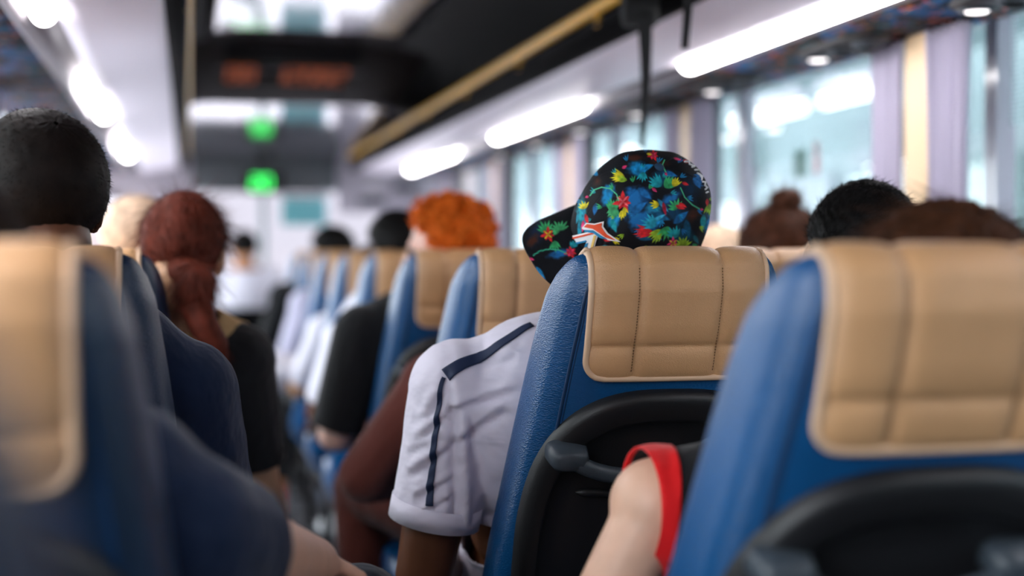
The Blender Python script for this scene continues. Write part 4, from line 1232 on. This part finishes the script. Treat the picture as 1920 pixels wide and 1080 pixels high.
for i in range(71):
    t = i / 70; row = []
    for jn in range(121):
        s = -1 + 2 * jn / 120
        a = s * math.radians(76)
        x0, y0 = 0.091 * math.sin(a), 0.113 * math.cos(a)
        x1, y1 = 0.104 * s, 0.040 + 0.150 * (1 - abs(s) ** 2.6) ** 0.5
        x, y = x0 + (x1 - x0) * t, y0 + (y1 - y0) * t
        z = -0.006 - 2.6 * x * x * (0.55 + 0.45 * t) - 0.020 * t
        row.append(tuple(CAP0 + CF @ Vector((x, y, z))))
    G.append(row)
b = MB(); b.grid(G); brim = b.build('brim', M['print'], crown); set_print(brim)
md = brim.modifiers.new('s', 'SOLIDIFY'); md.thickness = 0.003; md.offset = 0
b = MB(); b.ell(cap_pt(0, 0), (0.008, 0.008, 0.005), np.array(CF)); b.build('button', mat('cap_button', sr(20, 60, 90), 0.7), crown)
crown.parent = pB; crown.matrix_parent_inverse = Matrix.Translation(-Vector(pB.location))
crown['label'] = 'cap printed with bright tropical flowers on black'

def patch(px_poly, lift, m, name, parent, cuts=3):
    bm = bmesh.new(); vs = [bm.verts.new((x, y, 0)) for x, y in px_poly]; bm.faces.new(vs)
    bmesh.ops.triangulate(bm, faces=bm.faces); bmesh.ops.subdivide_edges(bm, edges=bm.edges, cuts=cuts, use_grid_fill=True)
    for v in bm.verts:
        hit = bt.ray_cast(CAMP, ray(v.co.x, v.co.y))
        if hit[0] is None:
            r = ray(v.co.x, v.co.y); hit = bt.find_nearest(CAMP + r * 2.2)
        v.co = hit[0] + (hit[1] if hit[1].dot(CAMP - hit[0]) > 0 else -hit[1]) * lift
    me = bpy.data.meshes.new(name); bm.to_mesh(me); bm.free()
    o = link_mesh(name, me, m, parent, smooth=False)
    md = o.modifiers.new('s', 'SOLIDIFY'); md.thickness = 0.0012; md.offset = 0
    return o
Z6 = lambda pts: [(960 + x / 3.6, 260 + y / 3.6) for x, y in pts]
mw_, mo_, mb_, my_ = (mat(n_, c_, 0.6) for n_, c_ in (('thread_white', sr(240, 238, 240)), ('thread_orange', sr(232, 78, 34)), ('thread_blue', sr(24, 130, 180)), ('thread_yellow', sr(240, 200, 110))))
emb = patch(Z6([(414, 655), (570, 615), (588, 640), (550, 762), (484, 762), (508, 694), (432, 712)]), 0.0016, mw_, 'emblem', crown); emb['label'] = 'white, orange and blue slanted emblem'
patch(Z6([(420, 664), (560, 628), (562, 638), (424, 675)]), 0.0030, mo_, 'emblem_edge', emb, 1)
patch(Z6([(432, 700), (506, 682), (512, 692), (436, 710)]), 0.0030, mb_, 'emblem_shade', emb, 1)
patch(Z6([(560, 650), (574, 650), (548, 758), (532, 758)]), 0.0030, my_, 'emblem_edge', emb, 1)
patch(Z6([(506, 704), (522, 700), (504, 758), (488, 758)]), 0.0030, mb_, 'emblem_shade', emb, 1)
fish = patch(Z6([(478, 604), (506, 568), (560, 572), (624, 556), (620, 592), (650, 636), (732, 692), (650, 682), (596, 648), (560, 624), (500, 618)]), 0.0018, mw_, 'emblem_swoosh', emb, 2)
patch(Z6([(496, 594), (516, 574), (562, 580), (612, 566), (610, 594), (640, 640), (700, 678), (640, 664), (600, 634), (556, 606)]), 0.0032, mo_, 'swoosh_face', emb, 2)
patch(Z6([(500, 612), (556, 616), (610, 652), (650, 676), (600, 664), (560, 634), (504, 624)]), 0.0034, mb_, 'swoosh_shade', emb, 2)
# stitched letters along the rear of the cap
LET = {'M': [[(0, 0), (0.1, 1), (0.5, 0.3), (0.9, 1), (1, 0)]], 'I': [[(0.5, 0), (0.5, 1)]], 'A': [[(0, 0), (0.5, 1), (1, 0)], [(0.2, 0.4), (0.8, 0.4)]]}
H0 = [bt.ray_cast(CAMP, ray(px, py)) for px, py in ((1283, 304), (1300, 317), (1312, 333), (1320, 351), (1324, 368))]
H0 = [h for h in H0 if h[0] is not None]
if len(H0) >= 2:
    pts = [h[0] for h in H0]
    def along(t):
        f = t * (len(pts) - 1); k = min(int(f), len(pts) - 2); return pts[k].lerp(pts[k + 1], f - k)
    x = 0.0; lets = []
    for ch in 'MIAMI':
        w = 0.19 if ch != 'I' else 0.09
        lets.append((ch, x, w)); x += w + 0.045
    for ch, x_, w in lets:
        b = MB()
        for stroke in LET[ch]:
            P = []
            for (a, c), (a2, c2) in zip(stroke[:-1], stroke[1:]):
                for q in np.linspace(0, 1, 5):
                    u, v = a + (a2 - a) * q, c + (c2 - c) * q
                    p = along((x_ + u * w) / x)
                    away = CF @ Vector((0, -1, 0.2)); away = (away + (p - CAMP).normalized() * 0.8).normalized()
                    hit = bt.find_nearest(p + away * 0.013 * v)
                    no = hit[1] if hit[1].dot(hit[0] - CAP0) > 0 else -hit[1]
                    P.append(hit[0] + no * 0.001)
            b.tube(P, 0.0014, 6)
        b.build('cap_letter', mw_, crown)

# window seat beside: wet cropped dark hair
person('person with wet cropped black hair at the window beside the floral cap', (WX, RY[1]), dict(head=(-.150, .19, 1.174), neck=(-.09, .21, 1.06), chest=(-.04, .285, .92), Lsh=(-.20, .25, .99), Rsh=(.13, .25, 1.0)),
       SK_OLIVE, C_GREY, 0.8, 0.012, C_DENIM, SH_DARK, head_rot=euler_frame(-18, 4, 10), hair=(H_BLACK, short(0.015, 5200, 0.018, 0.0011, 0.28, 104, (0.5, 0.3, 0.2), 0.005, 0.08, 0.02, 40)), voxel=0.007)
# maroon sleeve bent beside the white shirt
person('person in maroon-brown long sleeves behind the white sports shirt', (RX, RY[2]), dict(head=(.05, .18, 1.055), neck=(.02, .22, .95), chest=(-.03, .29, .84), pelvis=(0, .47, .565), Lsh=(-.175, .27, .895), Rsh=(.14, .26, .93),
       Lel=(-.315, .33, .70), Lwr=(-.15, .62, .66), Lkn=(-.27, .80, .60), Lan=(-.24, .78, .11), arm=1.08), SK_TAN, C_BROWN, 1.85, 0.016, C_BROWN, SH_DARK, hair=(H_DARK, short()), voxel=0.008)
# bun at the window
def hair_bun(b, c, R, s):
    hair_shell(b, c, R, s, 0.012, 112, (0, -0.45, 0.9), 0.003, 20, 2200, 0.05, 0.0011, 0.10, 0.06, 0.0, (0, -0.2, 1))
    q = c + R @ Vector((0.0, -0.035, 0.128))
    b.add(*capsule(c + R @ Vector((0, -0.03, 0.09)), q, 0.026, 0.022))
    blob_strands(b, q, (0.033, 0.030, 0.026), np.array(R), 500, 0.04, 0.0011, (0.3, 0.8, 0.4), 0.35)
person('person with brown hair in a small top bun at the window', (WX, RY[2]), dict(head=(.035, .175, 1.165), neck=(.02, .2, 1.04)), SK_FAIR, C_GREY, 0.8, 0.012, C_DENIM, SH_DARK, hair=(hairm('bun_brown', sr(78, 46, 32)), hair_bun), voxel=0.008)
# orange curls
def hair_curly(b, c, R, s):
    G = hair_shell(b, c, R, s, 0.024, 106, (0, -0.78, 0.62), 0.018, 26, 2600, 0.028, 0.0022, 0.75, 0.55, 0.02, None, 1.0)
    gn = G.reshape(-1, 3); cc = np.array(c)
    for k in RNG.integers(0, len(gn), 130):
        p = gn[k]; d = (p - cc) / np.linalg.norm(p - cc); a = RNG.normal(size=3); a -= d * (a @ d); a /= np.linalg.norm(a)
        e = np.cross(d, a); P = [p + d * 0.006 * q / 3 + (a * math.cos(q) + e * math.sin(q)) * 0.011 for q in np.linspace(0, 9, 18)]
        b.tube([tuple(v) for v in P], 0.0045, 5)
person('person with curly orange hair turned to the aisle, in a black top', (RX, RY[3]), dict(head=(-.030, .185, 1.188), neck=(-.05, .21, 1.07), chest=(-.06, .285, .90), Lsh=(-.235, .25, .965), Rsh=(.11, .25, 1.0), Lel=(-.305, .30, .70), Lwr=(-.16, .60, .66), arm=1.2),
       SK_PINK, C_BLACK, 0.93, 0.022, C_BLACK, SH_DARK, head_rot=euler_frame(74, 6, 0), hair=(H_ORANGE, hair_curly), voxel=0.008)
# fair bald head at the window, seen between cap and bun
person('fair-skinned person with a bare head, right of the floral cap', (WX, RY[3]), dict(head=(.185, .185, 1.145), neck=(.12, .21, 1.03), chest=(.05, .29, .9)), SK_PINK, C_WHITE, 0.8, 0.012, C_DENIM, SH_DARK, head_rot=euler_frame(50, 0, 0),
       hair=(H_FAIR, short(0.003, 300, 0.01, 0.001, 0.6, 80)), voxel=0.008)
# further rows along the aisle
person('person with black hair in a white sleeve, ahead of the orange curls', (RX, RY[4]), dict(head=(-.045, .185, 1.192), neck=(-.05, .21, 1.06), chest=(-.06, .285, .92), Lsh=(-.205, .25, .90), Rsh=(.12, .25, .97), Lel=(-.275, .34, .68), Lwr=(-.26, .60, .60), arm=1.05),
       SK_BROWN, C_WHITE, 0.86, 0.012, C_BLACK, SH_DARK, head_rot=euler_frame(20, 0, -4), hair=(H_BLACK, short(0.016, 1500)), voxel=0.009)
person('person in a slim white sleeve, two rows ahead of the orange curls', (RX, RY[5]), dict(head=(-.02, .185, 1.09), neck=(-.04, .21, .98), chest=(-.05, .285, .83), Lsh=(-.195, .26, .89), Rsh=(.13, .25, .92), Lel=(-.285, .34, .68), Lwr=(-.2, .6, .62)),
       SK_OLIVE, C_WHITE, 0.9, 0.008, C_DENIM, SH_WHITE, hair=(H_BLACK, short(0.014, 900)), voxel=0.010)
person('person in a pale lavender sleeve far up the aisle, with red shoes', (RX, RY[6]), dict(head=(-.0, .185, 1.07), neck=(-.03, .21, .96), chest=(-.05, .285, .86), Lsh=(-.20, .26, .96), Rsh=(.13, .25, .95), Lel=(-.28, .33, .70), Lwr=(-.2, .6, .62), Lkn=(-.24, .86, .57), Lan=(-.30, .60, .11)),
       SK_TAN, cloth('pale_lavender', sr(190, 186, 208)), 0.9, 0.012, C_BLACK, SH_RED, hair=(H_BLACK, short(0.014, 900)), voxel=0.010)
person('person with rounded black hair above the far seats, in dark clothes', (RX, RY[7]), dict(head=(-.02, .185, 1.185), neck=(-.03, .21, 1.06), chest=(-.06, .285, .92), Lsh=(-.24, .25, .97), Rsh=(.13, .25, 1.0), Lel=(-.33, .34, .70), Lwr=(-.2, .6, .62)),
       SK_TAN, C_BLACK, 0.95, 0.016, C_BLACK, SH_DARK, head_rot=euler_frame(30, 0, -6), hair=(H_BLACK, short(0.020, 900, wide=1.1)), voxel=0.010)

# ------------------------------------------------------------------ left-hand passengers
person('person in a navy T-shirt and dark shorts, bare forearm across the lap', (LX, LY[0]), dict(head=(.0, .20, 1.13), neck=(.05, .24, 1.01), chest=(.08, .30, .88), pelvis=(.04, .47, .565), Rsh=(.196, .25, .912), Lsh=(-.09, .27, .93),
       Rel=(.268, .43, .858), Rwr=(.372, .70, .785), Lel=(-.2, .40, .72), Rkn=(.440, .82, .680), Ran=(.12, .86, .56), Rhd=(.1, .8, -.35), Lkn=(.06, .90, .57), arm=1.22, build=1.05), SK_FAIR, C_NAVY, 0.72, 0.026, cloth('dark_shorts', sr(24, 32, 44)), SH_DARK, shorts=True, hair=(H_DARK, short()), voxel=0.007, wrinkle=0.003)
def hair_crop(b, c, R, s):
    hair_shell(b, c, R, s, 0.012, 114, (0, -0.66, 0.75), 0.002, 30, 6000, 0.008, 0.0009, 0.45, 0.08, 0.0, None, 1.02)
person('person with cropped black hair and navy T-shirt at the left', (LX, LY[1]), dict(head=(.012, .195, 1.255), hs=1.03, neck=(.04, .22, 1.12), chest=(.055, .29, .96), Rsh=(.212, .27, .975), Lsh=(-.13, .26, 1.03), Rel=(.262, .34, .72), Rwr=(.16, .60, .66), arm=1.15),
       SK_BROWN, C_NAVY, 0.95, 0.020, C_DENIM, SH_DARK, head_rot=euler_frame(24, 0, 0), hair=(hairm('crop_black', sr(24, 17, 14)), hair_crop), voxel=0.007, wrinkle=0.003)
def hair_pony(b, c, R, s):
    hair_shell(b, c, R, s, 0.010, 122, (0, -0.66, 0.75), 0.003, 16, 4200, 0.06, 0.0010, 0.06, 0.05, 0.0, (0.25, -0.6, -0.75), 0.98, 1.05)
    q = c + R @ Vector((0.046, -0.104, -0.056))
    b.add(*capsule(c + R @ Vector((0.015, -0.08, -0.045)), q, 0.03, 0.03))
    blob_strands(b, q + R @ Vector((0.004, -0.012, -0.022)), (0.035, 0.032, 0.050), np.array(R), 900, 0.07, 0.0010, (0.1, 0, -1))
    P = [q + R @ Vector(v) for v in ((0.006, -0.012, -0.05), (0.026, -0.010, -0.09), (0.052, 0.0, -0.125), (0.068, 0.015, -0.17))]
    b.tube(P, [0.030, 0.028, 0.024, 0.008], 12)
    for k in range(700):
        t = random.random(); f = t * 3; i = min(int(f), 2); p = P[i].lerp(P[i + 1], f - i); d = (P[i + 1] - P[i]).normalized()
        o_ = Vector(RNG.normal(size=3)); o_ = (o_ - d * o_.dot(d)).normalized() * 0.026 * (1 - t * 0.6)
        strands(b, [tuple(p + o_)], [tuple(d)], 0.05, 0.001, 0.06, 0.02)
PC = dict(hs=0.93, head=(.208, .20, 1.185), neck=(.17, .215, 1.06), chest=(.15, .29, .90), pelvis=(.06, .46, .565), Rsh=(.315, .255, .965), Lsh=(.0, .25, 1.0), Rel=(.36, .33, .70), Rwr=(.410, .60, .52), Lel=(-.12, .36, .74), arm=1.08)
pC = person('person with auburn ponytail and black top leaning into the aisle', (LX, LY[2]), PC, SK_OLIVE, C_BLACK, 0.80, 0.018, C_BLACK, SH_DARK, head_rot=euler_frame(-8, 6, 6), hair=(H_AUBURN, hair_pony), voxel=0.007)
bC = (LX, LY[2])
ribbon_on(GARM[pC.name], [loc(352, 655, 2.82, bC), loc(385, 622, 2.82, bC), loc(412, 600, 2.84, bC), loc(440, 585, 2.92, bC), loc(452, 620, 3.05, bC)], 0.058, 0.004, 'shoulder_strap', mat('tan_webbing', sr(176, 142, 96), 0.8), pC)
person('fair-haired person half hidden left of the auburn ponytail', (LX, LY[3]), dict(head=(.10, .19, 1.195)), SK_FAIR, C_WHITE, 0.8, 0.012, C_DENIM, SH_DARK, hair=(H_FAIR, short(0.016, 1200)), voxel=0.009)

# someone on the guide's fold-down seat by the windscreen
root = empty('fold_down_seat', (0.36, 9.05, 0), 0, 'small grey fold-down seat by the windscreen', 'seat')
b = MB(); b.loft([sup_ring(0.19 * k, 0.18 * k, 5, 40, 0, 0.30, z).tolist() for z, k in ((0.40, .95), (0.41, 1), (0.455, 1), (0.47, .94))]); b.build('seat_pad', M['black_vinyl'], root)
b = MB(); b.loft([sup_ring(0.18 * k, 0.03, 5, 40, 0, 0.11 - 0.06 * (z - .5), z).tolist() for z, k in ((0.50, .95), (0.52, 1), (0.80, 1), (0.83, .9))]); b.build('back_pad', M['black_vinyl'], root)
b = MB(); b.tube([(0, 0.30, 0.40), (0, 0.30, 0.01)], 0.03, 12); b.box((0, 0.30, 0.008), (0.24, 0.24, 0.016)); b.build('pedestal', M['dark_metal'], root, bevel=0.003)
person('person in a white shirt with dark hair sitting by the windscreen', (0.36, 9.05), dict(pelvis=(0, .30, .585), chest=(0, .26, .92), neck=(0, .25, 1.08), head=(0, .26, 1.21), Lsh=(-.175, .26, 1.02), Rsh=(.175, .26, 1.02), Lhip=(-.09, .34, .57), Rhip=(.09, .34, .57), Lkn=(-.12, .72, .55), Rkn=(.12, .72, .55), Lan=(-.12, .74, .11), Ran=(.12, .74, .11), Lwr=(-.12, .55, .68), Rwr=(.12, .55, .68)),
       SK_TAN, C_WHITE, 0.8, 0.014, C_GREY, SH_DARK, hair=(H_BLACK, short(0.014, 600)), voxel=0.010)

# ------------------------------------------------------------------ small things
# black bag on the right rack, its flap and straps hanging over the rail
root = empty('shoulder_bag', (1.34, 3.19, 1.812), 0, 'black bag on the right luggage rack, its straps hanging over the yellow rail', 'bag')
b = MB()
rings = []
for z, k in ((0.0, 0.90), (0.012, 0.98), (0.05, 1.0), (0.14, 0.97), (0.19, 0.88), (0.212, 0.70), (0.218, 0.4)):
    rings.append([(x + 0.012 * noise.noise(Vector((x * 8, y * 8, z * 12))), y + 0.015 * noise.noise(Vector((x * 7, y * 7 + 3, z * 10))), zz) for x, y, zz in sup_ring(0.19 * k, 0.27 * k, 4, 56, 0, 0, z)])
b.loft(rings); b.build('bag_body', M['strap'], root, subsurf=1)
fx = XC + 0.492 - 1.34
rings = []
for z, k in ((-0.098, 0.80), (-0.094, 0.92), (-0.08, 1.0), (0.03, 1.02), (0.05, 0.96), (0.058, 0.8)):
    rings.append([(x, y + 0.02, zz) for x, y, zz in sup_ring(0.042 * k, 0.030 * k, 5, 36, fx, 0, z)])
b = MB(); b.loft(rings); b.build('pouch', M['strap'], root)
b = MB(); G = []
for i in range(16):
    t = i / 15; x, z = -0.12 + (fx + 0.12) * t, 0.20 - 0.15 * t ** 2
    G.append([(x, 0.02 + 0.10 * (k / 8 - 0.5) * (1 - 0.4 * t), z) for k in range(9)])
b.grid(G); b.build('flap', M['strap'], root, solid=0.008)
def hang(x0, y, path, w0, w1):
    """a webbing strap whose broad face looks down the bus"""
    b = MB(); G = []; n = len(path)
    for i, (dx, z) in enumerate(path):
        t = i / (n - 1); w = w0 + (w1 - w0) * t
        G.append([(x0 + dx + w * (k / 6 - 0.5), y - 0.3 * w * (k / 6 - 0.5) + 0.004 * math.sin(t * 7), z) for k in range(7)])
    b.grid(G); return b.build('strap', M['strap'], root, solid=0.005)
hang(fx + 0.002, -0.012, [(0.004 * math.sin(t * 5), -0.07 - 0.315 * t) for t in np.linspace(0, 1, 26)], 0.034, 0.009)
b = MB(); G = []
for i in range(12):
    t = i / 11; G.append([(-0.02 + (fx + 0.02) * t, -0.27 + 0.022 * (k / 5 - 0.5), 0.17 - 0.10 * t * t) for k in range(6)])
b.grid(G); b.build('strap', M['strap'], root, solid=0.004)
hang(fx + 0.012, -0.27, [(0.004 * math.sin(t * 4), 0.09 - 0.28 * t) for t in np.linspace(0, 1, 20)], 0.022, 0.016)
# white carrier bag resting on a lap up the aisle
b = MB(); V, F = ellipsoid((0, 0, 0.075), (0.10, 0.10, 0.075), None, 36, 22)
V = np.array([v * (1 + 0.16 * noise.noise(Vector(v * 16)) + 0.08 * noise.noise(Vector(v * 40))) for v in V]); V[:, 2] = np.maximum(V[:, 2], 0)
b.add(V, F); o = b.build('carrier_bag', mat('white_plastic_bag', sr(230, 226, 232), 0.4)); o.location = (0.33, 5.42, 0.655)
tag(o, 'crumpled white carrier bag on a lap beside the aisle', 'bag')
# emergency hammer and stickers by the second pillar
root = empty('emergency_hammer', (1.70, 4.64, 1.55), 0, 'small red emergency hammer on the window pillar behind the floral cap', 'hammer')
b = MB(); b.box((0.02, 0, 0), (0.02, 0.07, 0.16)); b.build('holder', M['red'], root, bevel=0.006)
b = MB(); b.tube([(0.0, 0, -0.09), (0.0, 0, 0.05)], 0.011, 10); b.build('hammer_grip', M['red'], root)
b = MB(); b.tube([(0.0, -0.035, 0.055), (0.0, 0.035, 0.055)], [0.012, 0.008], 10); b.build('hammer_head', M['dark_metal'], root)
for nm, y, z, sy, sz, c, lab in (('window_sticker', 4.28, 1.47, 0.10, 0.09, sr(150, 186, 180), 'pale green sticker low on the second window pane'), ('window_sticker', 4.16, 1.48, 0.035, 0.10, sr(226, 170, 176), 'pink sticker beside the pale green one on the window')):
    b = MB(); b.box((0, 0, 0), (0.002, sy, sz)); o = b.build(nm, mat(nm, c, 0.5), smooth=False); o.location = (XR + 0.165, y, z); tag(o, lab, 'sticker')
